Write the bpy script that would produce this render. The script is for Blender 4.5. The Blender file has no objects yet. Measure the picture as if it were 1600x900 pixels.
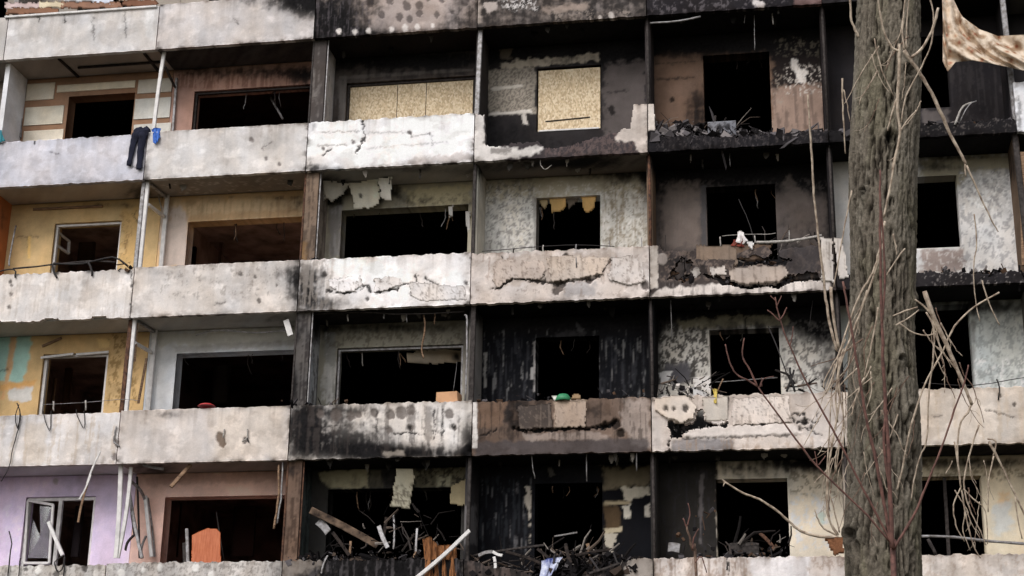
import bpy, math, random
import numpy as np
from mathutils import Vector

# ------------------------------------------------------------------ camera, sky, sun, exposure
F_PX, YAW, PITCH, ROLL = 2502.35, -0.178028, 0.324493, 0.016512
CAM = np.array([12.1496, -27.0241, 1.60])
scene = bpy.context.scene
COL = scene.collection

def _axes():
    f = np.array([math.sin(YAW)*math.cos(PITCH), math.cos(YAW)*math.cos(PITCH), math.sin(PITCH)])
    r = np.cross(f, [0, 0, 1.0]); r /= np.linalg.norm(r)
    u = np.cross(r, f)
    c, s = math.cos(ROLL), math.sin(ROLL)
    return c*r+s*u, -s*r+c*u, f
AR, AU, AF = _axes()

cam_d = bpy.data.cameras.new('camera')
cam_d.sensor_width = 36.0
cam_d.lens = F_PX/1600*36
cam_d.clip_end = 3000
cam = bpy.data.objects.new('camera', cam_d)
COL.objects.link(cam)
from mathutils import Matrix
cam.matrix_world = Matrix(((AR[0], AU[0], -AF[0], CAM[0]), (AR[1], AU[1], -AF[1], CAM[1]), (AR[2], AU[2], -AF[2], CAM[2]), (0, 0, 0, 1)))
scene.camera = cam

world = bpy.data.worlds.new('World')
scene.world = world
world.use_nodes = True
nt = world.node_tree
nt.nodes.clear()
sky = nt.nodes.new('ShaderNodeTexSky')
sky.sky_type = 'NISHITA'
sky.sun_disc = False
SUN_EL, SUN_AZ = math.radians(42), math.radians(200)      # azimuth clockwise from +Y: the sun stands in front of the facade
sky.sun_elevation = SUN_EL
sky.sun_rotation = SUN_AZ
sky.dust_density = 3.0
hs = nt.nodes.new('ShaderNodeHueSaturation')
hs.inputs['Saturation'].default_value = 0.22              # overcast: a grey sky
bg = nt.nodes.new('ShaderNodeBackground')
bg.inputs['Strength'].default_value = 0.128
wo = nt.nodes.new('ShaderNodeOutputWorld')
nt.links.new(sky.outputs[0], hs.inputs['Color'])
nt.links.new(hs.outputs[0], bg.inputs['Color'])
nt.links.new(bg.outputs[0], wo.inputs['Surface'])

sun_d = bpy.data.lights.new('sun', 'SUN')
sun_d.energy = 0.85
sun_d.angle = math.radians(25)
sun_d.color = (1.0, 0.97, 0.95)
sun = bpy.data.objects.new('sun', sun_d)
COL.objects.link(sun)
sd = Vector((math.sin(SUN_AZ)*math.cos(SUN_EL), math.cos(SUN_AZ)*math.cos(SUN_EL), math.sin(SUN_EL)))
sun.rotation_euler = sd.to_track_quat('Z', 'Y').to_euler()
sun.location = (0, -20, 40)

vs_ = scene.view_settings
vs_.view_transform = 'Standard'
vs_.look = 'None'
vs_.exposure = 0.46
vs_.gamma = 1.0
vs_.use_curve_mapping = False

# ------------------------------------------------------------------ helpers
rnd = random.Random(7)

def proj(V):
    d = np.asarray(V, float)-CAM
    z = d@AF
    return 800+F_PX*(d@AR)/z, 450-F_PX*(d@AU)/z

def ray(x, y):
    return AF+AR*(x-800)/F_PX+AU*(450-y)/F_PX

def onY(x, y, Y):                # the point of the plane Y = const seen at photo position (x, y)
    d = ray(x, y)
    return CAM+d*((Y-CAM[1])/d[1])

def at(x, y, depth):             # a point at a given distance along the optical axis
    return CAM+ray(x, y)*depth

def C(r, g, b):
    def l(c):
        c /= 255.0
        return c/12.92 if c <= 0.04045 else ((c+0.055)/1.055)**2.4
    return np.array([l(r), l(g), l(b)])

def _h(ix, iy, s):
    h = (ix*374761393+iy*668265263+s*1442695041) & 0xffffffff
    h = ((h ^ (h >> 13))*1274126177) & 0xffffffff
    h = ((h ^ (h >> 16))*2246822519) & 0xffffffff
    return ((h ^ (h >> 15)) & 0xffffffff)/4294967295.0

def vn(x, y, s):                 # gradient noise, 0..1
    xi = np.floor(x).astype(np.int64); yi = np.floor(y).astype(np.int64)
    fx = x-xi; fy = y-yi
    u = fx*fx*fx*(fx*(fx*6-15)+10); v = fy*fy*fy*(fy*(fy*6-15)+10)
    def g(ix, iy, dx, dy):
        a = _h(ix, iy, s)*6.2831853
        return np.cos(a)*dx+np.sin(a)*dy
    a = g(xi, yi, fx, fy); b = g(xi+1, yi, fx-1, fy); c = g(xi, yi+1, fx, fy-1); d = g(xi+1, yi+1, fx-1, fy-1)
    return 0.5+0.72*((a*(1-u)+b*u)*(1-v)+(c*(1-u)+d*u)*v)

def fbm(x, y, s, o=4):
    t = 0; a = 0.5; n = 0
    for i in range(o):
        t = t+a*vn(x, y, s+i*17); n += a
        x, y = (x*0.8-y*0.6)*2.07+5.1, (x*0.6+y*0.8)*2.07+1.7
        a *= 0.56
    return np.clip((t/n-0.5)*1.5+0.5, 0, 1)

def fbm_s(x, y, s, o=3):         # without turning the octaves, for streaks that keep one direction
    t = 0; a = 0.5; n = 0
    for i in range(o):
        t = t+a*vn(x, y, s+i*17); n += a
        x = x*2.07+5.1; y = y*2.07+1.7; a *= 0.56
    return np.clip((t/n-0.5)*1.5+0.5, 0, 1)

def sst(a, b, x):
    t = np.clip((x-a)/(b-a), 0, 1)
    return t*t*(3-2*t)

def sdpoly(pts, x, y):
    P = np.array(pts, float); n = len(P)
    ins = np.zeros(x.shape, bool); dm = np.full(x.shape, 1e9)
    for i in range(n):
        ax, ay = P[i]; bx, by = P[(i+1) % n]
        ex, ey = bx-ax, by-ay
        t = np.clip(((x-ax)*ex+(y-ay)*ey)/max(ex*ex+ey*ey, 1e-9), 0, 1)
        dm = np.minimum(dm, (x-ax-t*ex)**2+(y-ay-t*ey)**2)
        c = ((ay > y) != (by > y))
        if ey != 0:
            ins ^= c & (x < ex*(y-ay)/ey+ax)
    return np.where(ins, 1, -1)*np.sqrt(dm)

def sdline(pts, x, y):
    dm = np.full(x.shape, 1e9)
    for (ax, ay), (bx, by) in zip(pts[:-1], pts[1:]):
        ex, ey = bx-ax, by-ay
        t = np.clip(((x-ax)*ex+(y-ay)*ey)/max(ex*ex+ey*ey, 1e-9), 0, 1)
        dm = np.minimum(dm, (x-ax-t*ex)**2+(y-ay-t*ey)**2)
    return np.sqrt(dm)

# stain and damage operations on a plaster or concrete surface, placed by photo position
def B(cx, cy, rx, ry, s): return ('b', cx, cy, rx, ry, s)              # soot cloud; also painted shade on walls behind parapet holes
def GR(y0, y1, s): return ('gr', y0, y1, s)                           # soot rising towards y1
def GX(x0, x1, s): return ('gx', x0, x1, s)
def U(s): return ('u', s)
def PG(pts, col, amt=1.0, edge=2.0, nz=6.0, nf=6.0, disp=0.0): return ('pg', pts, col, amt, edge, nz, nf, disp)
def K(pts, w=1.6, depth=0.02, amt=0.9): return ('k', pts, w, depth, amt)
def SP(spots, col, depth=0.012, amt=0.85): return ('sp', spots, col, depth, amt)
def PEEL(pts, col, thr=0.55, f=7.0, amt=0.9, disp=-0.003): return ('peel', pts, col, thr, f, amt, disp)
def STR(pts, col, thr=0.55, amt=0.8, f=14.0): return ('str', pts, col, thr, amt, f)
def FLUSH(): return ('flush',)
def R(x0, y0, x1, y1): return [(x0, y0), (x1, y0), (x1, y1), (x0, y1)]
SOOT = np.array([0.0085, 0.0080, 0.0084])

def paint(V, base, ops, seed, mott=1.0):
    x, y = proj(V)
    wx = V[:, 0]+0.7*V[:, 1]; wz = V[:, 2]+0.3*V[:, 1]
    n1 = fbm(wx*1.1, wz*1.1, seed, 3); n2 = fbm(wx*5, wz*5, seed+1, 4); n3 = fbm(wx*19, wz*19, seed+2, 2)
    st = fbm_s(wx*10, wz*0.9, seed+3, 3)
    m = 1+mott*((n1-0.5)*0.52+(n2-0.5)*0.24+(n3-0.5)*0.09+(st-0.5)*0.10)
    col = np.asarray(base, float)[None, :]*m[:, None]
    warm = (fbm(wx*1.7+9, wz*1.2, seed+5, 3)-0.5)[:, None]*mott*0.10
    col = col*(1+warm*np.array([1.0, 0.1, -1.0]))
    disp = (n2-0.5)*0.0025+(n3-0.5)*0.0008
    nb = fbm(wx*9+31, wz*9, seed+7, 4)
    S = np.zeros(len(V))
    def flush(col, S):
        f = S+(n2-0.5)*0.85*np.clip(S*2.5, 0, 1)+(st-0.5)*0.5*np.clip(S*2, 0, 1)+(nb-0.5)*0.45*np.clip(S*2, 0, 1)
        k = (0.62*sst(0.2, 0.95, f)+0.38*sst(0.0, 1.1, S+(n1-0.5)*0.25*np.clip(S*3, 0, 1)))[:, None]
        so = SOOT[None, :]*(0.7+1.3*n1[:, None]+1.2*(n3[:, None]-0.3))
        return col*(1-k)+so*k
    for op in ops:
        t = op[0]
        if t == 'b':
            S = S+op[5]*np.exp(-((x-op[1])/op[3])**2-((y-op[2])/op[4])**2)
        elif t == 'gr':
            q = (y-op[1])/(op[2]-op[1]); S = S+op[3]*sst(0, 1, q)
        elif t == 'gx':
            q = (x-op[1])/(op[2]-op[1]); S = S+op[3]*sst(0, 1, q)
        elif t == 'u':
            S = S+op[1]
        elif t == 'flush':
            col = flush(col, S); S = np.zeros(len(V))
        elif t == 'pg':
            _, pts, c, amt, edge, nz, nf, dp = op
            w = fbm(wx*nf+3.3, wz*nf, seed+int(pts[0][0]) % 97, 4)
            k = sst(-edge, edge, sdpoly(pts, x, y)+(w-0.5)*2*nz)*amt
            col = col*(1-k[:, None])+(np.asarray(c)[None, :]*m[:, None])*k[:, None]
            disp = disp+dp*k
        elif t == 'k':
            _, pts, w, dep, amt = op
            wob = (fbm(wx*11, wz*11, seed+11, 5)-0.5)*8; wob2 = (fbm(wx*11+50, wz*11, seed+12, 5)-0.5)*7
            dl = sdline(pts, x+wob, y+wob2)
            wid = w*np.clip(nb*2.6-0.75, 0.05, 1.5)
            k = sst(0.9, 0.0, (dl-wid)/0.9)*amt
            rim = sst(4.0, 0.0, dl-wid)*0.16*(1-k)
            col = col*(1-rim[:, None])
            col = col*(1-k[:, None])+SOOT[None, :]*1.8*k[:, None]
            disp = disp+dep*k
        elif t == 'sp':
            _, spots, c, dep, amt = op
            wob = (n3-0.5)*3
            k = np.zeros(len(V))
            for (sx, sy, sr) in spots:
                k = np.maximum(k, sst(sr+1.2, sr-1.2, np.hypot(x-sx+wob, (y-sy)*0.85+wob)))
            k = k*amt
            col = col*(1-k[:, None])+(np.asarray(c)[None, :]*m[:, None])*k[:, None]
            disp = disp+dep*k
        elif t == 'peel':
            _, pts, c, thr, f, amt, dp = op
            sd_ = seed+23+int(pts[0][0]) % 31
            w = 0.62*fbm(wx*f, wz*f*0.7, sd_, 5)+0.38*fbm(wx*f*3.1, wz*f*2.0, sd_+3, 4)
            w = (w-0.5)*1.25+0.5
            k = sst(thr-0.06, thr+0.06, w)*sst(-2, 5, sdpoly(pts, x, y)+(n2-0.5)*14)*amt
            col = col*(1-k[:, None])+(np.asarray(c)[None, :]*m[:, None])*k[:, None]
            disp = disp+dp*k
        elif t == 'str':
            _, pts, c, thr, amt, f = op
            w = fbm_s(wx*f, wz*f*0.09+n2*0.6, seed+41+int(pts[0][0]) % 31, 4)
            k = sst(thr-0.06, thr+0.08, w*0.8+nb*0.2)*sst(-2, 6, sdpoly(pts, x, y)+(n2-0.5)*16)*amt
            col = col*(1-k[:, None])+(np.asarray(c)[None, :]*m[:, None])*k[:, None]
    col = flush(col, S)
    return np.clip(col, 0.002, 0.86), disp

# ------------------------------------------------------------------ mesh making
def link(name, me, mat, parent=None, smooth=False):
    o = bpy.data.objects.new(name, me)
    COL.objects.link(o)
    if mat is not None:
        me.materials.append(mat)
    if parent is not None:
        o.parent = parent
    if smooth:
        me.polygons.foreach_set('use_smooth', np.ones(len(me.polygons), bool))
    return o

def quads(name, V, Q, mat, parent=None, col=None, smooth=False):
    V = np.asarray(V, float); Q = np.asarray(Q, np.int64)
    used = np.unique(Q)
    rm = np.full(len(V), -1, np.int64); rm[used] = np.arange(len(used))
    V = V[used]; Q = rm[Q]
    if col is not None:
        col = col[used]
    me = bpy.data.meshes.new(name)
    me.vertices.add(len(V)); me.vertices.foreach_set('co', V.astype(np.float32).ravel())
    me.loops.add(Q.size); me.loops.foreach_set('vertex_index', Q.astype(np.int32).ravel())
    me.polygons.add(len(Q))
    me.polygons.foreach_set('loop_start', (np.arange(len(Q))*4).astype(np.int32))
    me.polygons.foreach_set('loop_total', np.full(len(Q), 4, np.int32))
    me.update(calc_edges=True)
    if col is not None:
        a = me.color_attributes.new('Col', 'FLOAT_COLOR', 'POINT')
        a.data.foreach_set('color', np.concatenate([col, np.ones((len(col), 1))], 1).astype(np.float32).ravel())
    return link(name, me, mat, parent, smooth)

def poly(name, V, Fs, mat, parent=None, smooth=False, col=None):
    me = bpy.data.meshes.new(name)
    me.from_pydata([tuple(map(float, v)) for v in V], [], [tuple(map(int, f)) for f in Fs])
    me.update()
    if col is not None:
        col = np.asarray(col, float)
        if col.ndim == 1:
            col = np.tile(col, (len(V), 1))
        a = me.color_attributes.new('Col', 'FLOAT_COLOR', 'POINT')
        a.data.foreach_set('color', np.concatenate([col, np.ones((len(col), 1))], 1).astype(np.float32).ravel())
    return link(name, me, mat, parent, smooth)

def tag(o, label, cat, group=None, kind=None):
    o['label'] = label; o['category'] = cat
    if group: o['group'] = group
    if kind: o['kind'] = kind
    return o

def empty(name, loc):
    o = bpy.data.objects.new(name, None)
    COL.objects.link(o); o.location = tuple(map(float, loc)); o.empty_display_size = 0.2
    return o

def adopt(parent, *obs):         # parent keeping world-space mesh data
    bpy_inv = Matrix.Translation(parent.location).inverted()
    for o in obs:
        o.parent = parent; o.matrix_parent_inverse = bpy_inv

def breaks(a, b, res, cuts=()):
    pts = sorted([a, b]+[c for c in cuts if a+0.005 < c < b-0.005])
    out = [a]
    for p, q in zip(pts[:-1], pts[1:]):
        n = max(1, int(round((q-p)/res)))
        out += list(np.linspace(p, q, n+1)[1:])
    return np.array(out)

def slab(name, X0, X1, Z0, Z1, Y, thick, res, base, ops, seed, mat, parent, wins=(), cut=None, back=True, edge=0.0, mott=1.0, amp=1.0, bulge=None):
    """An upright plate in the XZ plane with openings, broken edges, uneven face and its stains."""
    xs = breaks(X0, X1, res, [c for w in wins for c in w[:2]])
    zs = breaks(Z0, Z1, res, [c for w in wins for c in w[2:4]])
    nx, nz = len(xs), len(zs)
    GX_, GZ_ = np.meshgrid(xs, zs)
    cxm = (GX_[:-1, :-1]+GX_[1:, 1:])/2; czm = (GZ_[:-1, :-1]+GZ_[1:, 1:])/2
    keep = np.ones((nz-1, nx-1), bool)
    for w in wins:
        keep &= ~((cxm > w[0]) & (cxm < w[1]) & (czm > w[2]) & (czm < w[3]))
    if cut is not None:
        px_, py_ = proj(np.stack([cxm.ravel(), np.full(cxm.size, Y), czm.ravel()], 1))
        nn = fbm(cxm.ravel()*7, czm.ravel()*7, seed+77, 4)
        keep &= ~cut(px_, py_, nn).reshape(keep.shape)
    V = np.stack([GX_.ravel(), np.full(nx*nz, Y), GZ_.ravel()], 1)
    col, disp = paint(V, base, ops, seed, mott)
    if name == 'parapet':                              # rain runs from the top edge, dirt along both edges, worn patches
        hz = (V[:, 2]-Z0); dz = (Z1-V[:, 2])
        run = sst(.52, .72, fbm_s(V[:, 0]*5.5, V[:, 2]*.25, seed+61, 4))*np.exp(-dz/(.12+.5*fbm(V[:, 0]*2, V[:, 0]*0, seed+62, 2)))
        low = np.exp(-hz/.05)*sst(.35, .7, fbm(V[:, 0]*4, V[:, 2]*4, seed+63, 4))
        upp = np.exp(-dz/.035)*sst(.35, .65, fbm(V[:, 0]*5, V[:, 2]*5, seed+64, 4))
        pat = sst(.56, .70, fbm(V[:, 0]*1.6, V[:, 2]*2.2, seed+65, 6))
        spk = sst(.70, .76, fbm(V[:, 0]*16, V[:, 2]*16, seed+66, 3))
        burn = 0.0 if X1 < 3 else (.9 if X1 < 9 else .75)
        jd = np.minimum(V[:, 0]-X0, X1-V[:, 0])
        jnt = (np.exp(-jd/.07)+.8*np.exp(-hz/.06)+.5*np.exp(-dz/.05))*sst(.42, .75, fbm(V[:, 0]*3.2, V[:, 2]*4.5, seed+68, 6))
        dirt = np.clip(.34*run+.5*low+.45*upp+.22*pat+.05*spk+burn*jnt, 0, .92)[:, None]
        dk = np.array([.42, .37, .33])*(1-.75*np.clip(burn*jnt*1.3, 0, 1))[:, None] if X1 > 3 else np.array([.42, .37, .33])
        col = col*(1-dirt)+col*dk*dirt
        wht = sst(.60, .72, fbm(V[:, 0]*2.3+7, V[:, 2]*3, seed+67, 5))[:, None]*.16
        col = col*(1+wht)
        disp = disp+.002*pat+.001*spk
    Zj = np.zeros(nx*nz)
    if edge > 0:                                       # chipped top and bottom edges
        e = (fbm(V[:, 0]*6, V[:, 0]*0+3, seed+55, 5)-0.55)*2*edge
        e2 = (fbm(V[:, 0]*5, V[:, 0]*0+8, seed+56, 5)-0.55)*2*edge
        top = np.isclose(V[:, 2], Z1); bot = np.isclose(V[:, 2], Z0)
        Zj = np.where(top, np.minimum(e, edge*0.3), np.where(bot, np.maximum(-e2*0.6, -edge*0.2), 0))
    VF = V.copy(); VF[:, 1] += disp*amp; VF[:, 2] += Zj
    if bulge is not None:
        VF[:, 1] += bulge(*proj(V))
    VB = V.copy(); VB[:, 1] += thick; VB[:, 2] += Zj
    idx = np.arange(nx*nz).reshape(nz, nx)
    cells = np.stack([idx[:-1, :-1], idx[:-1, 1:], idx[1:, 1:], idx[1:, :-1]], -1)
    N = nx*nz
    Q = [cells[keep]]
    if back:
        Q.append(cells[keep][:, ::-1]+N)
    kp = np.zeros((nz+1, nx+1), bool); kp[1:-1, 1:-1] = keep
    # rims: vertical edges between columns, horizontal edges between rows
    L = kp[1:-1, :-1]; Rr = kp[1:-1, 1:]
    j, i = np.nonzero(L != Rr)
    a, b = idx[j, i], idx[j+1, i]
    Q.append(np.stack([a, b, b+N, a+N], 1))
    L = kp[:-1, 1:-1]; Rr = kp[1:, 1:-1]
    j, i = np.nonzero(L != Rr)
    a, b = idx[j, i], idx[j, i+1]
    Q.append(np.stack([a, b, b+N, a+N], 1))
    return quads(name, np.concatenate([VF, VB]), np.concatenate(Q), mat, parent, np.concatenate([col, col*0.9]))

def gbox(name, x0, x1, y0, y1, z0, z1, res, base, ops, seed, mat, parent, mott=1.0, amp=1.0):
    """A box whose faces are finely divided and stained; used for slabs, columns and side walls."""
    def ax(a, b): return np.linspace(a, b, max(2, int((b-a)/res)+1))
    xs, ys, zs = ax(x0, x1), ax(y0, y1), ax(z0, z1)
    Vs, Qs, n0 = [], [], 0
    for (A, Bx, f) in ((xs, zs, lambda a, b: (a, y0, b)), (xs, zs, lambda a, b: (a, y1, b)), (ys, zs, lambda a, b: (x0, a, b)), (ys, zs, lambda a, b: (x1, a, b)), (xs, ys, lambda a, b: (a, b, z0)), (xs, ys, lambda a, b: (a, b, z1))):
        a, b = np.meshgrid(A, Bx)
        t = f(a.ravel(), b.ravel())
        V = np.stack([np.broadcast_to(np.asarray(q, float), a.size) for q in t], 1)
        idx = np.arange(a.size).reshape(a.shape)+n0
        Qs.append(np.stack([idx[:-1, :-1], idx[:-1, 1:], idx[1:, 1:], idx[1:, :-1]], -1).reshape(-1, 4))
        Vs.append(V); n0 += a.size
    V = np.concatenate(Vs)
    col, disp = paint(V, base, ops, seed, mott)
    return quads(name, V, np.concatenate(Qs), mat, parent, col)

def tube(name, pts, rad, mat, parent=None, sides=6, col=None, jit=0.0, seed=0, sub=0, flat=None):
    P = [np.asarray(p, float) for p in pts]
    if np.isscalar(rad): rad = [rad]*len(P)
    rad = list(rad)
    if len(rad) != len(P):
        rad = list(np.interp(np.linspace(0, 1, len(P)), np.linspace(0, 1, len(rad)), rad))
    if sub:
        rr = random.Random(seed)
        n = len(P); Q = []; RR = []
        for i in range(n-1):
            p0, p1, p2, p3 = P[max(i-1, 0)], P[i], P[i+1], P[min(i+2, n-1)]
            for k in range(sub):
                t = k/sub
                q = 0.5*((2*p1)+(-p0+p2)*t+(2*p0-5*p1+4*p2-p3)*t*t+(-p0+3*p1-3*p2+p3)*t**3)
                Q.append(q+np.array([rr.gauss(0, jit), rr.gauss(0, jit), rr.gauss(0, jit*0.5)])); RR.append((rad[i]*(1-t)+rad[i+1]*t)*(1+rr.uniform(-0.12, 0.12)))
        Q.append(P[-1]); RR.append(rad[-1]); P, rad = Q, RR
    V, Fs = [], []
    up = np.array([0.13, -0.97, 0.2])
    for i, p in enumerate(P):
        d = P[min(i+1, len(P)-1)]-P[max(i-1, 0)]
        d = d/(np.linalg.norm(d)+1e-9)
        a = np.cross(d, up)
        if np.linalg.norm(a) < 1e-3: a = np.cross(d, [1, 0, 0])
        a /= np.linalg.norm(a); b = np.cross(d, a)
        for k in range(sides):
            th = 2*math.pi*k/sides
            fa = 1.0 if flat is None else flat
            V.append(p+rad[i]*(math.cos(th)*a+math.sin(th)*b*fa))
    m = len(P)
    for i in range(m-1):
        for k in range(sides):
            Fs.append((i*sides+k, i*sides+(k+1) % sides, (i+1)*sides+(k+1) % sides, (i+1)*sides+k))
    Fs.append(tuple(range(sides-1, -1, -1))); Fs.append(tuple((m-1)*sides+k for k in range(sides)))
    return poly(name, V, Fs, mat, parent, smooth=sides > 4, col=col)

def beam(name, p0, p1, w, h, mat, parent=None, col=None, up=(0, -1, 0), bend=0.0, n=1):
    """A bar of rectangular section with softened edges from p0 to p1."""
    p0 = np.asarray(p0, float); p1 = np.asarray(p1, float)
    d = p1-p0; L = np.linalg.norm(d); d /= L
    u = np.asarray(up, float); a = np.cross(d, u)
    if np.linalg.norm(a) < 1e-3: a = np.cross(d, [1, 0, 0])
    a /= np.linalg.norm(a); b = np.cross(a, d)
    c = min(w, h)*0.18
    prof = [(-w/2+c, -h/2), (w/2-c, -h/2), (w/2, -h/2+c), (w/2, h/2-c), (w/2-c, h/2), (-w/2+c, h/2), (-w/2, h/2-c), (-w/2, -h/2+c)]
    V, Fs = [], []
    for i in range(n+1):
        t = i/n
        o = p0+d*L*t+a*bend*math.sin(math.pi*t)
        for (s, q) in prof: V.append(o+a*s+b*q)
    for i in range(n):
        for k in range(8): Fs.append((i*8+k, i*8+(k+1) % 8, (i+1)*8+(k+1) % 8, (i+1)*8+k))
    Fs.append(tuple(range(7, -1, -1))); Fs.append(tuple(n*8+k for k in range(8)))
    return poly(name, V, Fs, mat, parent, col=col)

def chunk(name, pts, Y, th, mat, parent=None, base=(0.3, 0.3, 0.3), tilt=(0, 0), seed=0, ops=(), res=5.0, rough=2.0):
    """A flat broken piece (plaster, board, concrete) with its own outline, thickness, uneven face and ragged edge."""
    xs = [p[0] for p in pts]; ys = [p[1] for p in pts]
    x0, x1, y0, y1 = min(xs), max(xs), min(ys), max(ys)
    X = np.linspace(x0-1, x1+1, max(4, int((x1-x0)/res*2.2)+3)); Yv = np.linspace(y0-1, y1+1, max(4, int((y1-y0)/res*2.2)+3))
    cx, cy = (x0+x1)/2, (y0+y1)/2
    gx, gy = np.meshgrid(X, Yv)
    mx = (gx[:-1, :-1]+gx[1:, 1:])/2; my = (gy[:-1, :-1]+gy[1:, 1:])/2
    nn = fbm(mx.ravel()*0.12, my.ravel()*0.12, seed+3, 3)
    keep = (sdpoly(pts, mx.ravel(), my.ravel())+(nn-0.5)*2*rough > 0).reshape(mx.shape)
    if not keep.any(): keep[:] = True
    V = np.array([onY(a, b, Y) for a, b in zip(gx.ravel(), gy.ravel())])
    col, disp = paint(V, base, ops, seed+5)
    t = (gx.ravel()-cx)*tilt[0]/85.0+(gy.ravel()-cy)*tilt[1]/85.0
    V[:, 1] += t
    VF = V.copy(); VF[:, 1] += disp*1.6; VB = V.copy(); VB[:, 1] += th
    nz, nx = gx.shape; N = nx*nz
    idx = np.arange(N).reshape(nz, nx)
    cells = np.stack([idx[:-1, :-1], idx[:-1, 1:], idx[1:, 1:], idx[1:, :-1]], -1)
    Q = [cells[keep], cells[keep]+N]
    kp = np.zeros((nz+1, nx+1), bool); kp[1:-1, 1:-1] = keep
    j, i = np.nonzero(kp[1:-1, :-1] != kp[1:-1, 1:]); a, b = idx[j, i], idx[j+1, i]
    Q.append(np.stack([a, b, b+N, a+N], 1))
    j, i = np.nonzero(kp[:-1, 1:-1] != kp[1:, 1:-1]); a, b = idx[j, i], idx[j, i+1]
    Q.append(np.stack([a, b, b+N, a+N], 1))
    return quads(name, np.concatenate([VF, VB]), np.concatenate(Q), mat, parent, np.concatenate([col, col]))

# ------------------------------------------------------------------ materials
def mat_new(name, rough=0.9, spec=0.2):
    m = bpy.data.materials.new(name); m.use_nodes = True
    b = m.node_tree.nodes['Principled BSDF']
    b.inputs['Roughness'].default_value = rough
    b.inputs['Specular IOR Level'].default_value = spec
    return m, m.node_tree, b

def noise(nt, scale, detail=4, src=None, rough=0.55):
    n = nt.nodes.new('ShaderNodeTexNoise'); n.inputs['Scale'].default_value = scale
    n.inputs['Detail'].default_value = detail; n.inputs['Roughness'].default_value = rough
    if src: nt.links.new(src, n.inputs['Vector'])
    return n

def add_bump(nt, b, hsock, strength=0.4, dist=0.02):
    bp = nt.nodes.new('ShaderNodeBump'); bp.inputs['Strength'].default_value = strength; bp.inputs['Distance'].default_value = dist
    nt.links.new(hsock, bp.inputs['Height']); nt.links.new(bp.outputs[0], b.inputs['Normal'])

def stained(name, rough=0.96, spec=0.02, bump=0.35, dist=0.008, scale=45):
    """Plaster, concrete and paint: the colours of each piece with fine grain on top."""
    m, nt, b = mat_new(name, rough, spec)
    at_ = nt.nodes.new('ShaderNodeAttribute'); at_.attribute_name = 'Col'
    tc = nt.nodes.new('ShaderNodeTexCoord')
    n = noise(nt, scale, 5, tc.outputs['Object'], 0.65)
    mr = nt.nodes.new('ShaderNodeMapRange'); mr.inputs[1].default_value = 0.25; mr.inputs[2].default_value = 0.75; mr.inputs[3].default_value = 0.91; mr.inputs[4].default_value = 1.08
    nt.links.new(n.outputs['Fac'], mr.inputs[0])
    mx = nt.nodes.new('ShaderNodeMix'); mx.data_type = 'RGBA'; mx.blend_type = 'MULTIPLY'; mx.inputs[0].default_value = 1.0
    nt.links.new(at_.outputs['Color'], mx.inputs[6]); nt.links.new(mr.outputs[0], mx.inputs[7])
    nt.links.new(mx.outputs[2], b.inputs['Base Color'])
    add_bump(nt, b, n.outputs['Fac'], bump, dist)
    return m

def plain(name, c, rough=0.8, spec=0.3, metal=0.0, var=0.25, scale=20, c2=None, bump=0.25, stretch=None):
    m, nt, b = mat_new(name, rough, spec)
    b.inputs['Metallic'].default_value = metal
    tc = nt.nodes.new('ShaderNodeTexCoord'); src = tc.outputs['Object']
    if stretch:
        mp = nt.nodes.new('ShaderNodeMapping'); mp.inputs['Scale'].default_value = stretch
        nt.links.new(src, mp.inputs['Vector']); src = mp.outputs[0]
    n = noise(nt, scale, 5, src)
    cr = nt.nodes.new('ShaderNodeValToRGB')
    c = np.asarray(c); d = c*(1-var*2) if c2 is None else np.asarray(c2)
    cr.color_ramp.elements[0].position = 0.32; cr.color_ramp.elements[1].position = 0.66
    cr.color_ramp.elements[0].color = (*np.clip(d, 0.002, 1), 1); cr.color_ramp.elements[1].color = (*np.clip(c*(1+var*0.3), 0, 0.9), 1)
    nt.links.new(n.outputs['Fac'], cr.inputs[0]); nt.links.new(cr.outputs[0], b.inputs['Base Color'])
    add_bump(nt, b, n.outputs['Fac'], bump, 0.006)
    return m

M_PLASTER = stained('stained_plaster')
M_CONC = stained('weathered_concrete', 0.96, 0.03, 0.4, 0.008, 38)
M_SOOT = plain('soot_black', C(24, 22, 23), 0.95, 0.1)
M_WHITE = plain('white_window_profile', C(214, 210, 208), 0.45, 0.4, var=0.12, scale=9)
M_STEEL = plain('bare_grey_steel', C(150, 148, 150), 0.5, 0.5, 0.3, 0.2, 14, c2=C(92, 86, 82))
M_DARKST = plain('burnt_steel', C(66, 60, 58), 0.75, 0.3, 0.2, 0.25, 18, c2=C(34, 29, 27))
M_RUST = plain('rusty_steel', C(104, 74, 58), 0.85, 0.2, 0.1, 0.25, 16, c2=C(52, 40, 36))
M_WIRE = plain('dark_wire', C(44, 40, 40), 0.7, 0.3)
M_PALEWIRE = plain('pale_wire', C(178, 172, 166), 0.7, 0.3)
M_WOOD = plain('weathered_wood', C(150, 122, 98), 0.85, 0.2, var=0.25, scale=6, c2=C(92, 72, 58), stretch=(1, 1, 9))
M_CHAR = plain('charred_wood', C(52, 44, 40), 0.9, 0.2, var=0.3, scale=12, c2=C(20, 18, 18))
M_ORANGE = plain('orange_varnished_wood', C(188, 108, 68), 0.5, 0.4, var=0.14, scale=5, c2=C(168, 84, 44), stretch=(7, 7, 0.8))

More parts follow.
